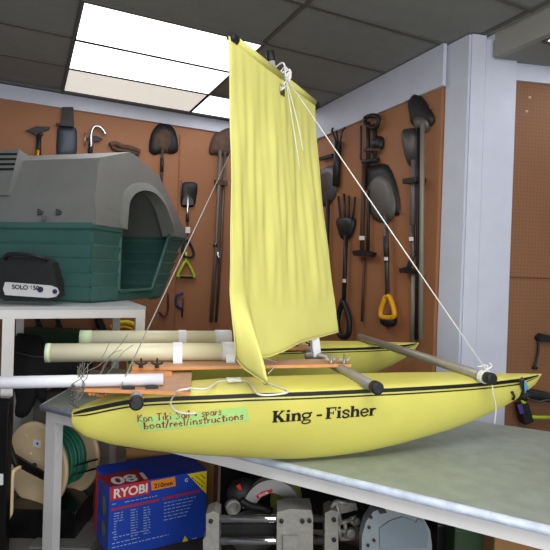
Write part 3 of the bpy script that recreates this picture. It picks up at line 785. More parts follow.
for px in (39, 57.5):
    b = MB(); P = k_side(px, 212, -.05); b.prism([P+SD*.014+Vector((0, 0, .022)), P-SD*.014+Vector((0, 0, .008)), P-SD*.014-Vector((0, 0, .012)), P+SD*.014-Vector((0, 0, .02))], FD*.03)
    b.build('latch', mat('dark_grey_plastic', (74, 74, 72), .6), ken)
b = MB(); P = k_side(44, 218, -.05); b.box(P, (.03, .02, .026)); b.build('latch', mat('dark_grey_plastic', (74, 74, 72), .6), ken)
P = k_side(105, 207); b = MB(); q = k_front(106, 207, -.036); b.box(q, (.02, .004, .01), Matrix.Rotation(-R_(25.83+18)+math.pi/2, 3, 'Z')); b.build('badge', tagw, ken)

# chainsaw in front of the kennel
cs0 = at_z(25, 302, ZS)
csd = 3.02
cs = thing('chainsaw', 'dark chainsaw in a black housing with white side plate on the left of the stand', 'chainsaw', at_d(28, 303, csd))
def pxprism(pts, D, depth, shear=None): 
    A_ = [at_d(x, y, D) for x, y in pts]; back = Vector((fwd.x, fwd.y, 0)).normalized()*depth
    return A_, back
A_, bk = pxprism([(4, 256), (45, 258), (51, 262), (54, 272), (57, 283), (58, 297), (50, 301), (4, 301), (-8, 290), (-8, 262)], csd, .10)
b = MB(); b.prism(A_, bk); o_ = b.build('housing', mat('black_plastic', (26, 28, 28), .6, noise=.2), cs)
A_, bk = pxprism([(5, 282), (50, 285.5), (56, 288), (58, 293), (55, 297), (48, 298), (5, 295), (3, 289)], csd-.02, .02)
b = MB(); b.prism(A_, bk); sp = b.build('side_plate', mat('white_plastic', (214, 214, 216), .4), cs)
rtl = (at_d(50, 290, csd-.021)-at_d(10, 288, csd-.021)).normalized()
decal_text('SOLO 650', .036, at_d(12, 288.8, csd-.0225), rtl, Vector((0, 0, 1)), inkb, sp, .001)
for px, py, r_ in ((40.5, 289.5, .017), (55, 291.5, .014)):
    b = MB(); c_ = at_d(px, py, csd-.023); b.lathe([(r_, 0), (r_, .004), (r_*.7, .005)], c_, -fwd, 18); b.build('nut_cover', mat('navy_plastic', (40, 40, 70), .5), sp)
b = MB(); b.tube(curve([at_d(8, 262, csd+.05), at_d(6, 256, csd-.03), at_d(16, 254, csd-.04), at_d(40, 257, csd-.03), at_d(50, 263, csd+.03)], 6), .012, 8); b.build('front_handle', black, cs)

# ================================================================== WALL TOOLS
def planes(w):
    if w == 'b': return Vector((0, YB, 0)), Vector((0, 1, 0))
    if w == 'r': return Vector((XR, 0, 0)), Vector((1, 0, 0))
    return W0+WN*.04, WN
def wp(w, px, py, off=.02): P, n = planes(w); return at_pl(px, py, P-n*off, n)
def walltool(w, name, label, cat, parts, group='hand tools hung on the pegboard walls'):
    P, n = planes(w); x, y = parts[0][2][0][:2] if True else (0, 0)
    o = thing(name, label, cat, wp(w, x, y, .0), 0, group)
    for pr_ in parts:
        nm, kind, pts, size, m_ = pr_[:5]; off = pr_[5] if len(pr_) > 5 else .025
        b = MB()
        if kind == 'tube': b.tube([wp(w, q[0], q[1], off) for q in pts], size, 10)
        elif kind == 'curve': b.tube(curve([wp(w, q[0], q[1], off) for q in pts], 6), size, 10)
        elif kind == 'loop': 
            c_ = curve([wp(w, q[0], q[1], off) for q in list(pts)+[pts[0]]], 6); b.tube(c_, size, 8)
        elif kind == 'plate': # bulged blade: outline ring plus raised centre
            Q = [wp(w, q[0], q[1], .006) for q in curve2(pts)]; c_ = sum(Q, Vector())/len(Q)
            k = len(Q); r0 = [b.bm.verts.new(p) for p in Q]; r1 = [b.bm.verts.new(p-n*size) for p in Q]
            r2 = [b.bm.verts.new(c_.lerp(p, .6)-n*(size*1.8+.012)) for p in Q]; cv = b.bm.verts.new(c_-n*(size*1.8+.018))
            b.bm.faces.new(r0[::-1])
            for i in range(k):
                j = (i+1) % k
                b.bm.faces.new((r0[i], r0[j], r1[j], r1[i])); f = b.bm.faces.new((r1[i], r1[j], r2[j], r2[i])); f.smooth = True
                f = b.bm.faces.new((r2[i], r2[j], cv)); f.smooth = True
        elif kind == 'slab':
            Q = [wp(w, q[0], q[1], off) for q in pts]; b.prism(Q, -n*size)
        b.build(nm, m_, o)
    q = parts[0][2][len(parts[0][2])//2]; xs = wp(w, q[0], q[1], .007); MB().tube([xs, wp(w, q[0], q[1], .055)], .005, 8).build('peg_hook', steel, o)
    return o
def curve2(pts):
    P = [Vector((a, b_, 0)) for a, b_ in pts]; out = []
    N = len(P)
    for i in range(N):
        a, b_, c, d = P[i-1], P[i], P[(i+1) % N], P[(i+2) % N]
        for t in (0, .33, .66):
            q = .5*((2*b_)+(c-a)*t+(2*a-5*b_+4*c-d)*t*t+(3*b_-a-3*c+d)*t**3); out.append((q.x, q.y))
    return out
# back wall
walltool('b', 'hatchet', 'dark hatchet head with short handle hung leftmost above the kennel roof', 'hatchet', [
    ('head', 'slab', [(26, 131), (36, 127), (50, 127.5), (49, 130), (43, 132), (43, 136), (35, 136), (32, 133.5)], .03, darksteel, .012),
    ('handle', 'tube', [(39, 134), (38.5, 160)], .022, darksteel), ('grip', 'tube', [(38, 150), (37.5, 164)], .012, yelp, .045)])
walltool('b', 'spade', 'blue-grey spade head with dark socket hung behind the kennel roof', 'spade', [
    ('blade', 'plate', [(58, 128), (66, 126), (75, 128), (77, 135), (76, 156), (67, 158), (57, 156), (57, 136)], .008, mat('blue_grey_steel', (72, 80, 90), .5, .4)),
    ('socket', 'slab', [(62, 108), (73, 108), (74, 126), (61, 126)], .035, darksteel, .01), ('tread', 'slab', [(56, 124), (73, 126), (73, 128), (57, 126.5)], .05, black, .01)])
walltool('b', 'chrome_hand_pump', 'curved chrome swan-neck pump hung above the kennel roof', 'pump', [
    ('neck', 'curve', [(91, 148), (91, 135), (94, 127.5), (99, 126.5), (103, 130), (105.5, 134.5)], .014, chrome, .05), ('body', 'tube', [(91, 143), (90, 156)], .022, black, .04),
    ('lever', 'slab', [(86, 138), (96, 136), (103, 139.5), (98, 142), (87, 140)], .02, darksteel), ('rod', 'tube', [(85, 133), (85, 146)], .006, chrome)])
walltool('b', 'leather_strap', 'brown leather straps bunched on the wall above the kennel ridge', 'straps', [
    ('strap', 'curve', [(110, 145), (116, 144), (123, 147), (130, 148), (140, 152)], .026, rusty, .03), ('strap', 'curve', [(112, 147), (118, 150), (126, 151), (139, 154)], .022, mat('brown_leather', (88, 62, 48), .7)), ('buckle', 'loop', [(109, 144), (115, 142), (122, 145), (116, 147)], .008, darksteel)])
walltool('b', 'round_shovel', 'round-point shovel with dirty brown blade and dark rim, between kennel ridge and folding shovel', 'shovel', [
    ('blade', 'plate', [(149, 151), (150, 138), (154, 128.5), (162, 122.5), (171, 126), (176, 134), (178, 150), (172, 154), (163, 152.5), (155, 155)], .01, darksteel),
    ('worn_face', 'plate', [(153, 148), (153, 138), (158, 129), (164, 126.5), (170, 130), (173, 138), (172, 150), (163, 153)], .014, rusty),
    ('handle', 'tube', [(162.5, 150), (161, 190)], .013, steel, .045), ('collar', 'tube', [(162, 158), (161.7, 172)], .018, darksteel, .045)])
walltool('b', 'folding_shovel', 'small square folding shovel with black and silver blade left of the slanting stay', 'shovel', [
    ('blade', 'plate', [(182, 184), (188, 182), (197, 184), (196, 198), (194, 206), (188, 207), (181, 206), (181, 195)], .008, darksteel),
    ('worn_edge', 'slab', [(183, 200), (187.5, 194), (193, 200), (193.5, 205), (182, 205)], .006, steel, .042),
    ('handle', 'tube', [(187.8, 196), (187.3, 236)], .011, chrome, .05), ('collar', 'tube', [(187.5, 214), (187.4, 222)], .017, darksteel, .05), ('label', 'slab', [(185.5, 227), (190, 227), (190, 233), (185.5, 233)], .003, tagw, .07),
    ('hanger', 'tube', [(181.5, 180), (181, 200)], .005, steel)])
walltool('b', 'grip_handle', 'lime green triangular grip with black loop hung under the folding shovel', 'handle', [
    ('grip', 'loop', [(184.5, 262), (187.5, 262), (194, 275), (193, 277), (179, 276.5), (178.5, 274)], .014, lime, .03), ('shaft', 'tube', [(186, 252), (186, 263)], .012, lime),
    ('loop', 'loop', [(184, 242), (188, 241), (193.5, 252), (192, 257), (184, 256), (182.5, 249)], .014, black, .03), ('cross_bar', 'tube', [(180, 277), (193, 277.5)], .014, black, .035)])
walltool('b', 'hook_tool', 'small brown hooked tool right of the kennel base', 'hook', [('hook', 'curve', [(168, 293), (168, 310), (164, 316), (159, 312)], .011, mat('brown_handle', (82, 44, 30), .5), .02)])
walltool('b', 'clamp', 'small blue hooked clamp low on the back wall', 'clamp', [('frame', 'curve', [(183, 293), (177, 296), (176.5, 305), (182, 309)], .013, bluep, .02), ('screw', 'tube', [(183.5, 298), (182, 317)], .009, mat('brown_handle', (82, 44, 30), .5), .03)])
walltool('b', 'long_shovel', 'long-handled shovel with half-round rusty blade just left of the sail', 'shovel', [
    ('blade', 'plate', [(209, 153), (211, 141), (216, 132), (224, 127), (233, 126), (240, 132), (243, 150), (230, 156), (216, 155)], .012, rusty),
    ('handle', 'tube', [(220, 150), (216, 250), (211, 322)], .019, mat('grey_pole', (104, 100, 92), .5, .3), .05), ('rivet', 'tube', [(215.5, 243), (215.3, 247)], .024, steel, .05)])
walltool('b', 'steel_bar', 'grey digging bar hung beside the long-handled shovel', 'bar', [
    ('shaft', 'tube', [(225, 152), (221, 250), (216, 322)], .014, steel, .03), ('clip', 'slab', [(214, 180), (226, 181), (226, 186), (214, 185)], .05, rusty, .02), ('bolt', 'tube', [(217, 252), (220, 262)], .02, chrome, .04)])
for px, y1, lb in ((37, 331, 'dark handle on the back wall left of the black bag'), (57, 332, 'dark handle on the back wall above the green crate'), (98, 331, 'wide dark handle on the back wall above the far spar tube')):
    walltool('b', 'tool_handle', lb, 'tool handle', [('handle', 'curve', [(px, 311), (px+1, 321), (px+5, y1)], .022 if px < 90 else .04, darksteel, .04), ('ferrule', 'tube', [(px-2, 326), (px+6, 327)], .012, steel, .04)])
# right-hand wall
walltool('r', 'hand_cultivator', 'three-pronged cultivator head near the sail top right edge', 'cultivator', [
    ('tine', 'curve', [(338, 150), (335, 138), (332, 131), (333, 128)], .010, darksteel, .05), ('tine', 'curve', [(338, 150), (337.5, 138), (336, 131)], .010, darksteel, .05), ('tine', 'curve', [(338, 150), (341, 137), (342, 131), (345, 128)], .010, darksteel, .05),
    ('socket', 'tube', [(338, 142), (336, 186)], .035, darksteel, .04), ('cross_bar', 'slab', [(321, 158), (334, 154), (335, 157), (321, 161)], .03, black)])
walltool('r', 'flat_spade', 'dull grey flat spade half hidden by the right edge of the sail', 'spade', [
    ('blade', 'plate', [(320, 172), (330, 166), (337, 169), (337, 190), (331, 203), (322, 205), (319, 190)], .012, steel), ('handle', 'tube', [(328, 200), (327, 262), (325, 335)], .02, darksteel, .05)])
walltool('r', 'garden_fork', 'garden fork with upturned tines and dark shaft right of the sail', 'fork', [
    ('tine', 'tube', [(341, 222), (338, 196)], .011, darksteel), ('tine', 'tube', [(345, 222), (344, 194)], .011, darksteel), ('tine', 'tube', [(349, 222), (349, 196)], .011, darksteel), ('tine', 'tube', [(353, 220), (355, 197)], .011, darksteel),
    ('shoulder', 'plate', [(338, 220), (346, 217), (356, 219), (353, 235), (346, 240), (341, 235)], .02, darksteel), ('shaft', 'tube', [(346, 235), (344, 300)], .02, darksteel, .05),
    ('label', 'slab', [(343, 279), (346, 279), (346, 282.5), (343, 282.5)], .004, tagw, .075), ('grip', 'loop', [(343, 300), (349, 318), (348, 335), (340, 335), (338, 318)], .024, black, .05)])
walltool('r', 'bow_rake', 'black looped head tool with thin side rod above the grey shovel', 'rake', [
    ('loop', 'loop', [(365, 118), (371, 115.5), (378, 117), (378, 123), (374, 128), (366, 124)], .018, black, .05), ('body', 'tube', [(368, 122), (368, 165)], .018, darksteel, .03), ('body', 'tube', [(375, 124), (375, 160)], .018, darksteel, .03), ('cross_bar', 'tube', [(365, 150), (379, 150)], .014, rusty, .04), ('grip', 'tube', [(363, 162), (378, 160)], .02, black, .03),
    ('side_rod', 'curve', [(361, 126), (361, 150), (361.5, 160), (370, 163)], .01, darksteel), ('bracket', 'plate', [(375, 138), (383, 137), (384, 147), (378, 151), (374, 148)], .02, darksteel)])
walltool('r', 'grey_shovel', 'grey shovel with yellow D-shaped grip hanging blade up', 'shovel', [
    ('rear_guard', 'plate', [(364, 168), (372, 166), (388, 165), (398, 190), (400, 212), (394, 214), (384, 190), (366, 190)], .006, black),
    ('blade', 'plate', [(370, 180), (382, 171), (392, 180), (397, 205), (393, 219), (383, 222), (374, 218), (369, 200)], .014, mat('shovel_grey', (96, 94, 88), .5, .3, noise=.15)),
    ('shaft', 'tube', [(386, 215), (387.5, 297)], .018, steel, .06), ('shaft_sleeve', 'tube', [(386, 236), (386.6, 262)], .022, darksteel, .06),
    ('label', 'slab', [(384.5, 257), (388, 257), (388, 260.5), (384.5, 260.5)], .004, tagw, .09),
    ('grip', 'loop', [(385.5, 297), (389.5, 297), (394, 310), (393, 317), (382, 317), (381, 310)], .020, yelp, .06), ('lower_grip', 'plate', [(386, 316), (396, 315), (396.5, 324), (390, 327), (384, 323)], .03, black)])
walltool('r', 'edging_tool', 'dark edging tool with T-shaped foot left of the grey shovel shaft', 'edger', [
    ('shaft', 'tube', [(364, 165), (362, 252)], .02, mat('dark_wood', (70, 46, 34), .6), .04), ('shaft', 'tube', [(369, 190), (368, 252)], .014, darksteel, .04), ('foot', 'slab', [(356, 251), (368, 250), (377, 253), (375, 257), (357, 256)], .04, darksteel),
    ('label', 'slab', [(359.5, 236), (364.5, 236), (364.5, 240), (359.5, 240)], .004, tagw, .065)])
walltool('r', 'thin_rod', 'thin brown rod hanging below the edging tool', 'rod', [('rod', 'tube', [(364.5, 258), (362, 322)], .012, mat('dark_wood', (70, 46, 34), .6), .02)])
walltool('r', 'black_shovel', 'long grey-handled shovel with black pointed blade, highest tool beside the white column', 'shovel', [
    ('blade', 'plate', [(411, 114), (409.5, 104), (413, 95.5), (418, 93.5), (424, 99), (430, 108), (435, 118), (432, 126), (422, 128), (413, 124)], .016, mat('matte_black_steel', (26, 25, 24), .6)),
    ('inner_face', 'plate', [(415, 120), (420, 115), (430, 117), (431, 126), (425, 133), (418, 130)], .02, mat('shovel_grey', (96, 94, 88), .5)),
    ('handle', 'tube', [(422.5, 124), (422, 200), (420.5, 340)], .017, mat('pale_pole', (140, 132, 120), .5, .2), .07), ('handle', 'tube', [(418.5, 128), (418, 200), (416, 340)], .012, darksteel, .06), ('clip', 'slab', [(412, 180), (426, 178), (426, 183), (412, 185)], .09, darksteel, .01)])
walltool('r', 'square_spade', 'dark square-mouthed spade with short T handle left of the black shovel', 'spade', [
    ('blade', 'plate', [(403, 133), (409, 129), (420, 130), (422, 150), (418, 163), (411, 166), (406, 155)], .014, steel),
    ('shaft', 'tube', [(414, 160), (412.5, 225)], .022, mat('purple_grey_pole', (112, 104, 108), .5, .2), .045), ('lower_shaft', 'tube', [(412.5, 225), (413, 255), (408, 270)], .018, steel, .045), ('t_grip', 'slab', [(403, 269), (410, 267), (418, 271), (417, 274), (404, 273)], .04, darksteel),
    ('label', 'slab', [(409.5, 237), (413.5, 237), (413.5, 241), (409.5, 241)], .004, tagw, .07)])
walltool('r', 'broom_handle', 'dull grey pole end low on the wall beside the white column', 'pole', [('pole', 'tube', [(414, 275), (413, 345)], .02, mat('pale_pole', (140, 132, 120), .5), .03)])
# right angled wall
walltool('a', 'hook_tool', 'black long-armed tool hung on the dark brown board at far right', 'tool', [
    ('arm', 'slab', [(534, 337), (538, 333), (552, 336), (552, 342), (541, 341), (536, 341)], .05, black, .005), ('leg', 'curve', [(538.5, 340), (538, 352), (535.5, 363), (534.5, 368)], .008, black, .03), ('foot', 'tube', [(533, 368), (537, 368)], .01, black, .02)])
dr = walltool('a', 'strimmer', 'lime green and black grass trimmer low at the far right', 'grass trimmer', [
    ('body', 'curve', [(521, 398), (530, 394), (542, 396), (556, 399)], .034, mat('black_plastic', (26, 28, 28), .6), .08), ('lime_shaft', 'tube', [(529, 417), (556, 417.5)], .012, lime, .08), ('lime_bracket', 'curve', [(523, 400), (526, 410), (530, 417)], .016, lime, .09),
    ('battery', 'slab', [(514, 402), (522, 401), (527, 419), (519, 422)], .07, mat('black_plastic', (26, 28, 28), .6), .05), ('purple_badge', 'slab', [(517, 405), (521, 404), (524, 413), (520, 414)], .004, purple, .12), ('cable', 'curve', [(527, 398), (537, 402), (548, 400), (556, 404)], .006, steel, .13)])
for px, py in ((530, 48), (526.5, 55.5)):
    pass
b = MB(); P_ = wp('a', 529.5, 97.5, .0); b.ell(P_, (.02, .02, .02), 6); tag(b.build('peg', mat('pale_peg', (200, 190, 160), .5)), 'upper of two pale pegs high on the dark brown board', 'peg', 'pale pegs on the board')
b = MB(); P_ = wp('a', 526.5, 111.5, .0); b.ell(P_, (.02, .02, .02), 6); tag(b.build('peg', mat('pale_peg', (200, 190, 160), .5)), 'lower of two pale pegs high on the dark brown board', 'peg', 'pale pegs on the board')

# ================================================================== UNDER THE STAND AND BENCH
ZL = .13
# lower shelf, a rough board under the bench
Sx = [at_d(70, 500, 3.0), at_d(470, 500, 2.3)]
lp = [Vector((.36, 2.83, 0)), Vector((1.75, .95, 0)), Vector((2.3, 1.45, 0)), Vector((.95, 3.35, 0))]
b = MB(); b.prism([Vector((p.x, p.y, ZL)) for p in lp], (0, 0, -.02)); ls = b.build('lower_shelf', mat('dusty_board', (70, 60, 50), .8, noise=.2), tb)
# product box
bx_y = at_d(110, 488, 2.62).y; P0 = at_pl(109.5, 487.5, (0, bx_y, 0), Vector((0, 1, 0))); P1 = at_pl(210, 472, (0, bx_y, 0), Vector((0, 1, 0)))
zt_ = P0.z; P1.z = zt_
bxw = P1.x-P0.x; bxd = .32
print('box', P0, P1, bxw, zt_)
boxrz = R_(4.5)
boxo = thing('power_tool_box', 'blue cardboard power tool box printed with white lettering on red under the workbench', 'box', (P0.x, bx_y, ZL))
b = MB(); b.box((P0.x+bxw/2, bx_y+bxd/2, (zt_+ZL)/2+.001), (bxw, bxd, zt_-ZL), None, .003); carton = b.build('carton', blue, boxo)
yf = bx_y-.0015
def fr(px, py): P = at_pl(px, py, (0, yf, 0), Vector((0, 1, 0))); return P
def rectf(pts, m_, nm, y=0.0, parent=None):
    A_ = [fr(*p)-Vector((0, y, 0)) for p in pts]; return MB().prism(A_, (0, .0012, 0)).build(nm, m_, parent or carton)
rectf([(110, 488.5), (149.5, 481), (150.5, 495), (110.5, 501)], red, 'red_panel')
rectf([(151.5, 482.5), (176.5, 478.5), (177.5, 488), (152.5, 492)], orange, 'orange_panel')
rectf([(111.5, 509), (160, 500.5), (160, 502.5), (111.5, 511)], red, 'red_bar')
rectf([(164, 499.5), (203, 492.5), (203, 494.5), (164, 501.5)], red, 'red_bar')
rectf([(189.5, 476.5), (209.5, 473.5), (209, 497)], yellow, 'yellow_corner')
rectf([(183.5, 546), (187, 538.5), (191, 545)], yellow, 'yellow_warning_triangle')
ux = (fr(149, 493)-fr(113, 499)).normalized(); ux = Vector((1, 0, 0)); vz = Vector((0, 0, 1))
bm_ = font_mesh('RYOBI', 1.0, .03); xs = [v.co.x for v in bm_.verts]; wdt = max(xs)-min(xs); bm_.free()
a_ = fr(113, 498.3); e_ = fr(147.5, 492.3)
decal_text('RYOBI', (e_.x-a_.x)/wdt, a_+Vector((0, -.0005, .0)), ux, vz, tagw, carton, .0018, 'brand_lettering')
a_ = fr(155, 489.6); e_ = fr(174, 486.5)
decal_text('210mm', (e_.x-a_.x)/3.05, a_+Vector((0, -.0005, 0)), ux, vz, inkb, carton, .0008)
a_ = fr(186.5, 484); decal_text('C', .026, a_+Vector((0, -.0005, 0)), ux, vz, tagw, carton, .001)
b = MB()
def tline(x0, y0, x1, wpx=1.0):
    P = fr(x0, y0); Q = fr(x1, y0-(x1-x0)*.17); Q.z = P.z
    x = P.x
    while x < Q.x:
        l = random.uniform(.008, .03); b.box(((x+min(x+l, Q.x))/2, yf-.0007, P.z), (min(l, Q.x-x)+1e-4, .0006, .0045)); x += l+.007
for k in range(11):
    y0 = 514+k*2.6; tline(114, y0, 124 if k < 4 else 116.5)
    tline(131, y0-3, 138); tline(144, y0-5, 151)
for k in range(6): tline(165, 505+k*3.4, 198-k*2)
tline(112, 504.5, 116); tline(125, 502.5, 158); tline(112, 531+2, 116); tline(113, 538, 150); tline(112, 544, 140); tline(112, 548, 170); tline(194, 542, 199)
b.build('fine_print', mat('print_pale_blue', (150, 176, 222), .6), carton)
# writing on yellow corner (three dark lines)
b = MB()
for (x0, y0, x1, y1) in ((194, 480, 206, 490), (198, 478.5, 207.5, 486.5), (203, 477, 208, 481.5)):
    P = fr(x0, y0); Q = fr(x1, y1); d = (Q-P)
    for k in range(5): b.tube([P+d*(k/5)-Vector((0, .0012, 0)), P+d*(k/5+.13)-Vector((0, .0012, 0))], .0022, 4)
b.build('corner_print', inkb, carton)
# top of the box: red patch with large numerals, and printed side
tz = zt_+.0025
def tp_(px, py): return at_z(px, py, tz)
q4 = [tp_(111, 487), tp_(152, 480.5), tp_(140, 470), tp_(99, 476)]
MB().prism(q4, (0, 0, -.001)).build('top_red_panel', mat('dark_red_print', (150, 34, 38), .5), carton)
bm_ = font_mesh('180', .15, .004); b = MB(); b.bm.free(); b.bm = bm_
O = tp_(152, 477)
for v in bm_.verts: v.co = Vector((O.x-v.co.x*.9-.0, O.y-.05+.11-v.co.y*.9+.0, tz+.001))
b.build('top_numerals', tagw, carton, recalc=False)
xl_ = P0.x-.0015
MB().box((xl_, bx_y+.29, (zt_+ZL)/2), (.0015, .05, (zt_-ZL)*.9)).build('red_side_panel', red, carton)
b = MB(); b.ell((xl_, bx_y+.10, ZL+.24), (.003, .07, .10), 8); b.ell((xl_, bx_y+.10, ZL+.12), (.003, .08, .08), 8); b.build('side_picture', mat('grey_green_print', (110, 120, 96), .6, noise=.4, nscale=30), carton)
boxo.rotation_euler = (0, 0, boxrz)
# cardboard box at the back
def simple_box(name, label, cat, px0, px1, py0, py1, D, dep, m_, zb=0.0):
    a_ = at_d(px0, py1, D); c_ = at_d(px1, py0, D); a_.z = max(a_.z, zb)
    o_ = thing(name, label, cat, a_, 0)
    d = Vector((rt0.x, rt0.y, 0)); wd_ = (c_-a_).dot(d); b = MB(); Mx = Matrix.Rotation(math.atan2(rt0.y, rt0.x), 3, 'Z')
    ctr = (a_+c_)/2 + Vector((fwd.x, fwd.y, 0))*dep/2
    b.box(ctr, (wd_, dep, abs(c_.z-a_.z)), Mx, .006); b.build('carton' if cat == 'box' else 'body', m_, o_)
    b = MB(); b.box((ctr.x, ctr.y, max(a_.z, c_.z)+.004), (wd_*1.02, dep*1.02, .012), Mx, .003); b.build('lid', m_, o_)
    return o_
simple_box('cardboard_box', 'brown cardboard box behind the blue power tool box', 'box', 120, 215, 452, 640, 3.12, .25, card, ZL)

# sliding compound saw: cast frame with two chrome rails
DS = 2.22
saw = thing('mitre_saw', 'sliding mitre saw with twin chrome rails and cast grey frame under the bench', 'mitre saw', at_d(290, 560, DS))
def sd(px, py, d=0): return at_d(px, py, DS+d)
for y in (519, 541): MB().tube([sd(212, y), sd(330, y-.5)], .0165, 20).build('rail', chrome, saw)
def slab(pts, d0, th, m_, nm, par=saw, bev=0):
    A_ = [sd(x, y, d0) for x, y in pts]; return MB().prism(A_, Vector((fwd.x, fwd.y, 0))*th).build(nm, m_, par)
slab([(206, 514), (214, 511), (219, 514), (219, 622), (203, 622), (203, 540), (206, 536)], -.03, .09, castm, 'end_bracket')
slab([(277, 512), (290, 509), (311, 510), (313, 516), (313, 622), (276, 622)], -.04, .11, castm, 'carriage')
slab([(283, 536), (297, 536), (298, 622), (283, 622)], -.055, .02, castm, 'carriage_boss')
slab([(325, 513), (331, 510), (338, 512), (339, 622), (324, 622)], -.035, .09, castm, 'front_bracket')
for px, py in ((281.5, 521), (302.5, 521), (309.5, 520.5), (334, 519.5), (334, 539.5), (211, 521)):
    MB().lathe([(.009, 0), (.009, .006), (.005, .007)], sd(px, py, -.052 if px > 270 and px < 320 else -.04), -fwd, 14).build('bolt', black, saw)
b = MB()
for a_, c_ in (((338, 524), (350, 520)), ((350, 520), (357, 527)), ((357, 527), (354, 538)), ((354, 538), (341, 539)), ((341, 539), (338, 524)), ((345, 521), (346, 539)), ((338, 531), (356, 531)), ((330, 509), (336, 501)), ((336, 501), (348, 504)), ((336, 501), (341, 524)), ((350, 519), (357, 517))):
    b.tube([sd(*a_), sd(*c_)], .009, 8)
b.lathe([(.022, 0), (.022, .02), (.012, .022)], sd(351, 532, -.01), -fwd, 16); b.lathe([(.014, 0), (.014, .02), (.007, .022)], sd(357, 520, -.01), -fwd, 16)
b.build('arm_casting', castm, saw)
slab([(219, 524.5), (276, 524), (276, 536.5), (219, 537)], .05, .01, darksteel, 'rear_plate')
slab([(336, 503), (356, 503), (358, 510), (340, 514)], .04, .03, castm, 'upper_lug')
# blade guard (separate larger saw at right)
b = MB(); G0 = []
gs = thing('saw_guard', 'grey rounded saw blade guard right of the cast frame under the bench edge', 'saw guard', at_d(395, 560, 2.05))
out = [(361, 640), (362, 536), (366, 522), (373, 512), (384, 506.5), (398, 506), (412, 509), (423, 517), (430, 530), (432, 545), (431, 640)]
Q = [at_d(x, y, 2.03) for x, y in out]; b.prism(Q, fwd*.06); b.build('outer_guard', guard, gs)
Q = [at_d(x, y, 2.022) for x, y in ((380, 548), (380, 528), (390, 521), (402, 517), (412, 520), (416, 523), (418, 519), (424, 522), (428, 534), (427, 548))]; MB().prism(Q, fwd*.012).build('inner_guard', mat('blue_grey_guard', (112, 124, 132), .4), gs)
Q = [at_d(x, y, 2.018) for x, y in ((377, 508), (385, 509.5), (387, 513), (380, 514)) ]; MB().prism(Q, fwd*.012).build('latch', black, gs)
for px, py in ((371, 517), (369, 527), (374, 540), (368, 545)):
    MB().lathe([(.006, 0), (.006, .006)], at_d(px, py, 2.026), -fwd, 10).build('rivet', darksteel, gs)
# circular saw behind the rails
DC = 2.42
cz = thing('circular_saw', 'dark circular saw with grey arched guard and red badge behind the chrome rails', 'circular saw', at_d(258, 548, DC))
def cp(x, y, d=0): return at_d(x, y, DC+d)
b = MB(); cc_ = (253, 508)
def arc(c, rx, ry, a0, a1, n=14): return [(c[0]+rx*math.cos(R_(a0+(a1-a0)*i/n)), c[1]-ry*math.sin(R_(a0+(a1-a0)*i/n))) for i in range(n+1)]
o1_ = arc((272, 514), 30, 34, 20, 170); i1_ = arc((272, 514), 18, 21, 20, 170)
b.grid([[cp(*p) for p in o1_], [cp(*p) for p in i1_]]); b.grid([[cp(*p)+fwd*.05 for p in o1_], [cp(*p) for p in o1_]]); b.grid([[cp(*p)+fwd*.05 for p in i1_], [cp(*p) for p in i1_]]); b.build('upper_guard', mat('silver_guard', (178, 178, 174), .35, .3), cz)
b = MB(); b.ell(cp(243, 492, .06), (.16, .12, .13), 12); b.ell(cp(258, 489, .08), (.15, .10, .10), 12); b.build('motor_housing', mat('black_plastic', (26, 28, 28), .6), cz)
Q = [cp(*p)-fwd*.004 for p in [(256, 496), (262, 491.5), (272, 489), (273, 491.5), (265, 494.5), (258, 499)]]; bd = MB().prism(Q, fwd*.003).build('badge', red, cz)
b = MB(); b.bm.free(); bm_ = font_mesh('RYOBI', .016, .0004); b.bm = bm_
dU = (cp(271, 490.8)-cp(259, 496)).normalized(); dV = (UP-dU*UP.dot(dU)).normalized()
for v in bm_.verts: v.co = cp(259.5, 496.8)-fwd*.006+dU*v.co.x+dV*v.co.y
b.build('badge_lettering', tagw, bd, recalc=False)
Q = [cp(*p, -.01) for p in [(236, 486), (240, 484), (242, 490), (239, 490)]]; MB().prism(Q, fwd*.01).build('red_switch', red, cz)
b = MB(); b.lathe([(.02, 0), (.034, .0), (.034, .035), (.024, .036), (.024, .01), (.02, .008)], cp(232, 505, -.02), -fwd+rt0*.3, 20); b.build('motor_cap', castm, cz)
b = MB(); b.tube(curve([cp(240, 500), cp(250, 506), cp(262, 508), cp(272, 512)], 5), .02, 8); b.build('handle', black, cz)
b = MB(); b.lathe([(.105, 0), (.11, .002), (.11, .006), (.02, .008)], cp(252, 532, .08), -fwd, 40); b.build('blade', mat('blade_steel', (140, 140, 136), .3, .7), cz)
b = MB(); b.lathe([(.018, 0), (.018, .02)], cp(234, 532, .05), -fwd, 20); b.build('arbor', castm, cz)
# olive bag behind
b = MB(); b.ell(at_d(286, 500, 2.62), (.17, .12, .26), 14)
tag(b.build('olive_bag', mat('olive_plastic', (150, 148, 52), .5, noise=.25, nscale=9)), 'olive yellow plastic bag between circular saw and workbench apron', 'bag')
# dark green crate and cardboard low at right
simple_box('green_crate', 'dark green crate under the right part of the bench', 'crate', 452, 490, 531, 620, 2.0, .3, mat('crate_green', (34, 60, 30), .6), ZL)
simple_box('cardboard_box', 'brown box under the far right end of the bench', 'box', 492, 540, 536, 620, 1.9, .3, card, ZL)
simple_box('black_case', 'black case between the saw guard and the green crate', 'case', 434, 450, 525, 620, 2.1, .3, blackg, ZL)

simple_box('black_case', 'long black box added as dark shade at the back of the bench underside', 'case', 216, 480, 458, 620, 3.0, .2, blackf, ZL)  # added black case standing in for the shade under the bench
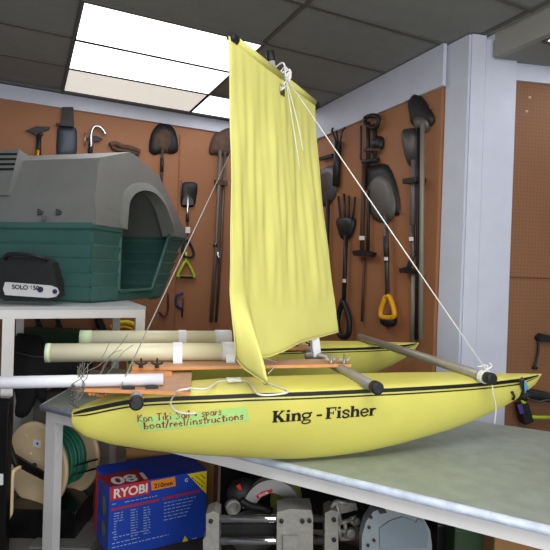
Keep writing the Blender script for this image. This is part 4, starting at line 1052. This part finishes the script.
# hose reel -----------------------------------------------------------------
DR = 3.16
c1 = at_d(37, 464.5, DR-.0); c2 = at_d(66, 449, DR+.20)
ax = (c2-c1).normalized()
reel = thing('hose_reel', 'beige hose reel wound with green hose beside the white bench leg', 'hose reel', Vector((c1.x, c1.y, 0)))
view = (c1-C0).normalized()
ax = (c2-c1); ax.z = 0; ax.normalize()
# choose the axis so the discs look about 0.58 as wide as tall
ax = (Vector((fwd.x, fwd.y, 0)).normalized()*math.cos(R_(26))+rt0*math.sin(R_(26)))
LR = .25
print('reel c', c1)
def disc(c, nm): b = MB(); b.lathe([(.05, -.012), (.22, -.010), (.245, -.016), (.257, -.012), (.261, 0), (.257, .012), (.245, .012), (.05, .014)], c, ax, 56); return b.build(nm, beige, reel)
dA = disc(c1, 'flange'); dB = disc(c1+ax*LR+Vector((0, 0, .0)), 'flange')
b = MB(); prof = []
P = []
import itertools
for lay in range(1):
    n = 10; 
    for k in range(n*40): 
        a = k/40*2*math.pi; h = .022+k/(n*40)*(LR-.044); r_ = .172+.006*math.sin(k*.05)
        u = ax.cross(Vector((0, 0, 1))).normalized(); P.append(c1+ax*h+u*r_*math.cos(a)+Vector((0, 0, r_*math.sin(a))))
b.tube(P, .0105, 8); b.build('hose', hose, reel)
MB().lathe([(.162, .01), (.162, LR-.01)], c1, ax, 40).build('hose_core', hose, reel)
b = MB(); b.tube([c1-ax*.06, c1+ax*(LR+.06)], .015, 12); b.build('axle', black, reel)
# frame
fl = lambda px, py, d: at_d(px, py, DR+d)
b = MB(); u = ax.cross(Vector((0, 0, 1))).normalized()
bar = [fl(6, 455, -.15), fl(43, 476.5, -.15)]
dd_ = (bar[1]-bar[0]).normalized(); upv = Vector((0, 0, 1)); b.prism([bar[0]+upv*.03, bar[1]+upv*.022, bar[1]-upv*.022, bar[0]-upv*.035], fwd*.02); b.build('side_bar', blackg, reel)
Q = [fl(30, 473, -.135), fl(32.5, 469.5, -.135), fl(33.5, 473.5, -.135)]; MB().prism(Q, fwd*.004).build('arrow_mark', tagw, reel)
for a_, c_ in (((52, 473), (98, 459)), ((52, 481), (98, 468))):
    MB().tube([fl(*a_, -.03), fl(*c_, .10)], .0055, 8).build('guide_rod', black, reel)
for dx, sg in ((LR+.05, -1), (LR+.05, 1)):
    if True:
        MB().tube([c1+ax*dx, c1+ax*dx+u*.16*sg-Vector((0, 0, c1.z-.012))], .012, 10).build('stand_leg', black, reel)
MB().tube([fl(8, 458, -.12), Vector((fl(8, 458, -.12).x, fl(8, 458, -.12).y, .012))], .012, 10).build('stand_leg', black, reel)
b = MB(); b.tube(curve([fl(20, 467, -.28), fl(15, 470, -.32), fl(12.5, 475, -.34), fl(11.5, 500, -.34), fl(11, 513, -.34), fl(8, 517, -.34)], 5), .0105, 10); b.build('crank', beige, reel)
b = MB(); b.lathe([(.012, 0), (.019, .01), (.021, .05), (.015, .10)], fl(10, 516, -.34), (fl(-5, 523, -.35)-fl(10, 516, -.34)), 14); b.build('crank_grip', mat('grey_foam', (132, 134, 132), .8), reel)
lab = c1-ax*.0175
def on_disc(px, py, off=.0165): return at_pl(px, py, c1-ax*off, ax)
Q = [on_disc(*p) for p in ((33, 439), (41, 441), (40.5, 448.5), (33, 446.5))]; lb = MB().prism(Q, -ax*.001).build('label', tagw, dA)
MB().lathe([(.008, 0), (.008, .002)], on_disc(37.5, 443.5, .018), -ax, 14).build('label_mark', mat('mark_blue', (40, 40, 130), .5), lb)
for px, py in ((19, 455), (31, 454), (26, 436), (22, 476)):
    MB().lathe([(.009, 0), (.009, .004), (.005, .007)], on_disc(px, py, .012), -ax, 14).build('screw_boss', beige, dA)
b = MB(); b.tube([fl(62, 467, .02), fl(64.5, 460.5, .02)], .005, 8); b.build('hose_clip', yellow, reel)

# dark clutter left of and behind the reel
def blob(name, label, cat, pts, D, dep, m_, k=5, parts=()):
    # soft bag: traced outline with rounded depth
    pts = curve2(pts); n = len(pts); cx = sum(p[0] for p in pts)/n; cy = sum(p[1] for p in pts)/n
    o_ = thing(name, label, cat, at_d(cx, cy, D)); b = MB(); rings = []
    for i in range(k+1):
        a = math.pi*i/k; sc = max(.05, math.sin(a))**.4 if 0 < i < k else .55; d = -math.cos(a)*dep/2
        rings.append([b.bm.verts.new(at_d(cx+(x-cx)*sc, cy+(y-cy)*sc, D+dep/2+d)+Vector((0, 0, random.uniform(-.004, .004)))) for x, y in pts])
    for r0, r1 in zip(rings, rings[1:]):
        for j in range(n): f = b.bm.faces.new((r0[j], r0[(j+1) % n], r1[(j+1) % n], r1[j])); f.smooth = True
    b.bm.faces.new(rings[0][::-1]); b.bm.faces.new(rings[-1]); b.build('body', m_, o_)
    for nm, pp_, r_, mm in parts: MB().tube(curve([at_d(*p) for p in pp_], 6), r_, 8).build(nm, mm, o_)
    return o_
blob('fabric_bag', 'bulky black fabric bag under the stand behind the white pole', 'bag', [(14, 338), (24, 333), (40, 336), (48, 345), (62, 350), (76, 358), (90, 364), (84, 374), (60, 380), (40, 384), (22, 390), (13, 380)], 3.35, .35, blackf,
     parts=[('strap', [(16, 352, 3.36), (30, 356, 3.33), (45, 357, 3.34)], .006, mat('grey_strap', (52, 52, 52), .8)), ('handle', [(60, 352, 3.4), (66, 344, 3.4), (74, 350, 3.4)], .01, black)])
blob('hanging_sleeve', 'black hanging fabric sleeve left of the workbench corner', 'fabric', [(15, 384), (38, 384), (36, 400), (27, 416), (15, 416), (16, 400)], 3.30, .16, blackf)
blob('fabric_strap', 'narrow black hanging strap right of the black sleeve', 'strap', [(38, 384), (46, 383), (47, 398), (42, 403), (37, 396)], 3.3, .08, blackf)
tgc = simple_box('green_crate', 'dark green crate beneath the kennel stand by the back wall', 'crate', 10, 82, 334, 372, 4.35, .3, green)
simple_box('blue_crate', 'dark blue crate behind the left end of the nearer spar tube', 'crate', 54, 78, 360, 380, 3.75, .25, mat('dark_blue', (26, 40, 66), .7))
simple_box('grey_cabinet', 'pale grey cabinet seen behind the bench left end', 'cabinet', 14, 96, 381, 640, 4.2, .4, mat('pale_grey_metal', (190, 190, 180), .6, noise=.05))
simple_box('grey_bin', 'dark grey bin beside the workbench corner', 'bin', 26, 62, 400, 640, 3.45, .3, mat('bin_grey', (92, 90, 84), .7))
hs = MB(); hs.tube(curve([at_d(18, 470, 2.95), at_d(8, 440, 2.95), at_d(6, 415, 2.95), at_d(8, 395, 2.97), at_d(13, 384, 3.0), at_d(16, 378, 3.05)], 7), .016, 10)
tag(hs.build('black_hose', black), 'thick black hose curving up left of the beige reel', 'hose')
pc = simple_box('storage_case', 'black upright case with white label at the left border', 'case', -24, 9.5, 400, 640, 2.75, .05, blackg)
Q = [at_d(x, y, 2.744) for x, y in ((-3, 474), (3, 474), (3, 485), (-3, 485))]; MB().prism(Q, fwd*.004).build('label', tagw, pc, )
# yellow hook tool and banana-shaped handle behind far tube
walltool('b', 'yellow_pruning_saw', 'yellow curved handle seen above the farther spar tube', 'saw handle', [('handle', 'curve', [(111, 328), (117, 324), (126, 322.5), (134, 325), (139, 330)], .026, yellow, .05), ('lower_curve', 'curve', [(114, 330), (124, 327), (133, 330)], .016, yelp, .07)])
# things on the floor at bottom left
simple_box('grey_tray', 'grey plastic tray on the floor behind the bench leg', 'tray', 28, 90, 552, 590, 2.95, .3, mat('tray_grey', (120, 120, 116), .5))
simple_box('black_case', 'black tool case below the hose reel', 'case', 0, 76, 512, 640, 3.05, .3, blackg)
# ================================================================== LIGHT
w = bpy.data.worlds.new('World'); scn.world = w; w.use_nodes = True
w.node_tree.nodes['Background'].inputs[0].default_value = (.80, .88, 1.0, 1); w.node_tree.nodes['Background'].inputs[1].default_value = .24
def area(loc, tgt, size, sy, e, c=(1, 1, 1)):
    l = bpy.data.lights.new('area', 'AREA'); l.shape = 'RECTANGLE'; l.size = size; l.size_y = sy; l.energy = e; l.color = c
    o_ = bpy.data.objects.new('area_light', l); col.objects.link(o_); o_.location = loc
    o_.rotation_euler = (Vector(tgt)-Vector(loc)).to_track_quat('-Z', 'Y').to_euler()
area((.9, 3.9, 3.19), (.9, 3.9, 0), 1.1, 1.6, 10, (1, .97, .92))
area((.4, .2, 3.19), (1.0, 1.6, .8), 2.0, 1.0, 75, (1, .98, .96))
area((1.2, -2.0, 1.7), (1.0, 2.4, 1.0), 2.6, 1.8, 42, (.93, .96, 1.0))
area((-.1, -1.3, 1.4), (.6, 3.0, .7), 1.8, 1.2, 46, (.96, .98, 1.0))
scn.view_settings.view_transform = 'Standard'; scn.view_settings.look = 'None'; scn.view_settings.gamma = 1
scn.view_settings.use_curve_mapping = False; scn.view_settings.exposure = 0
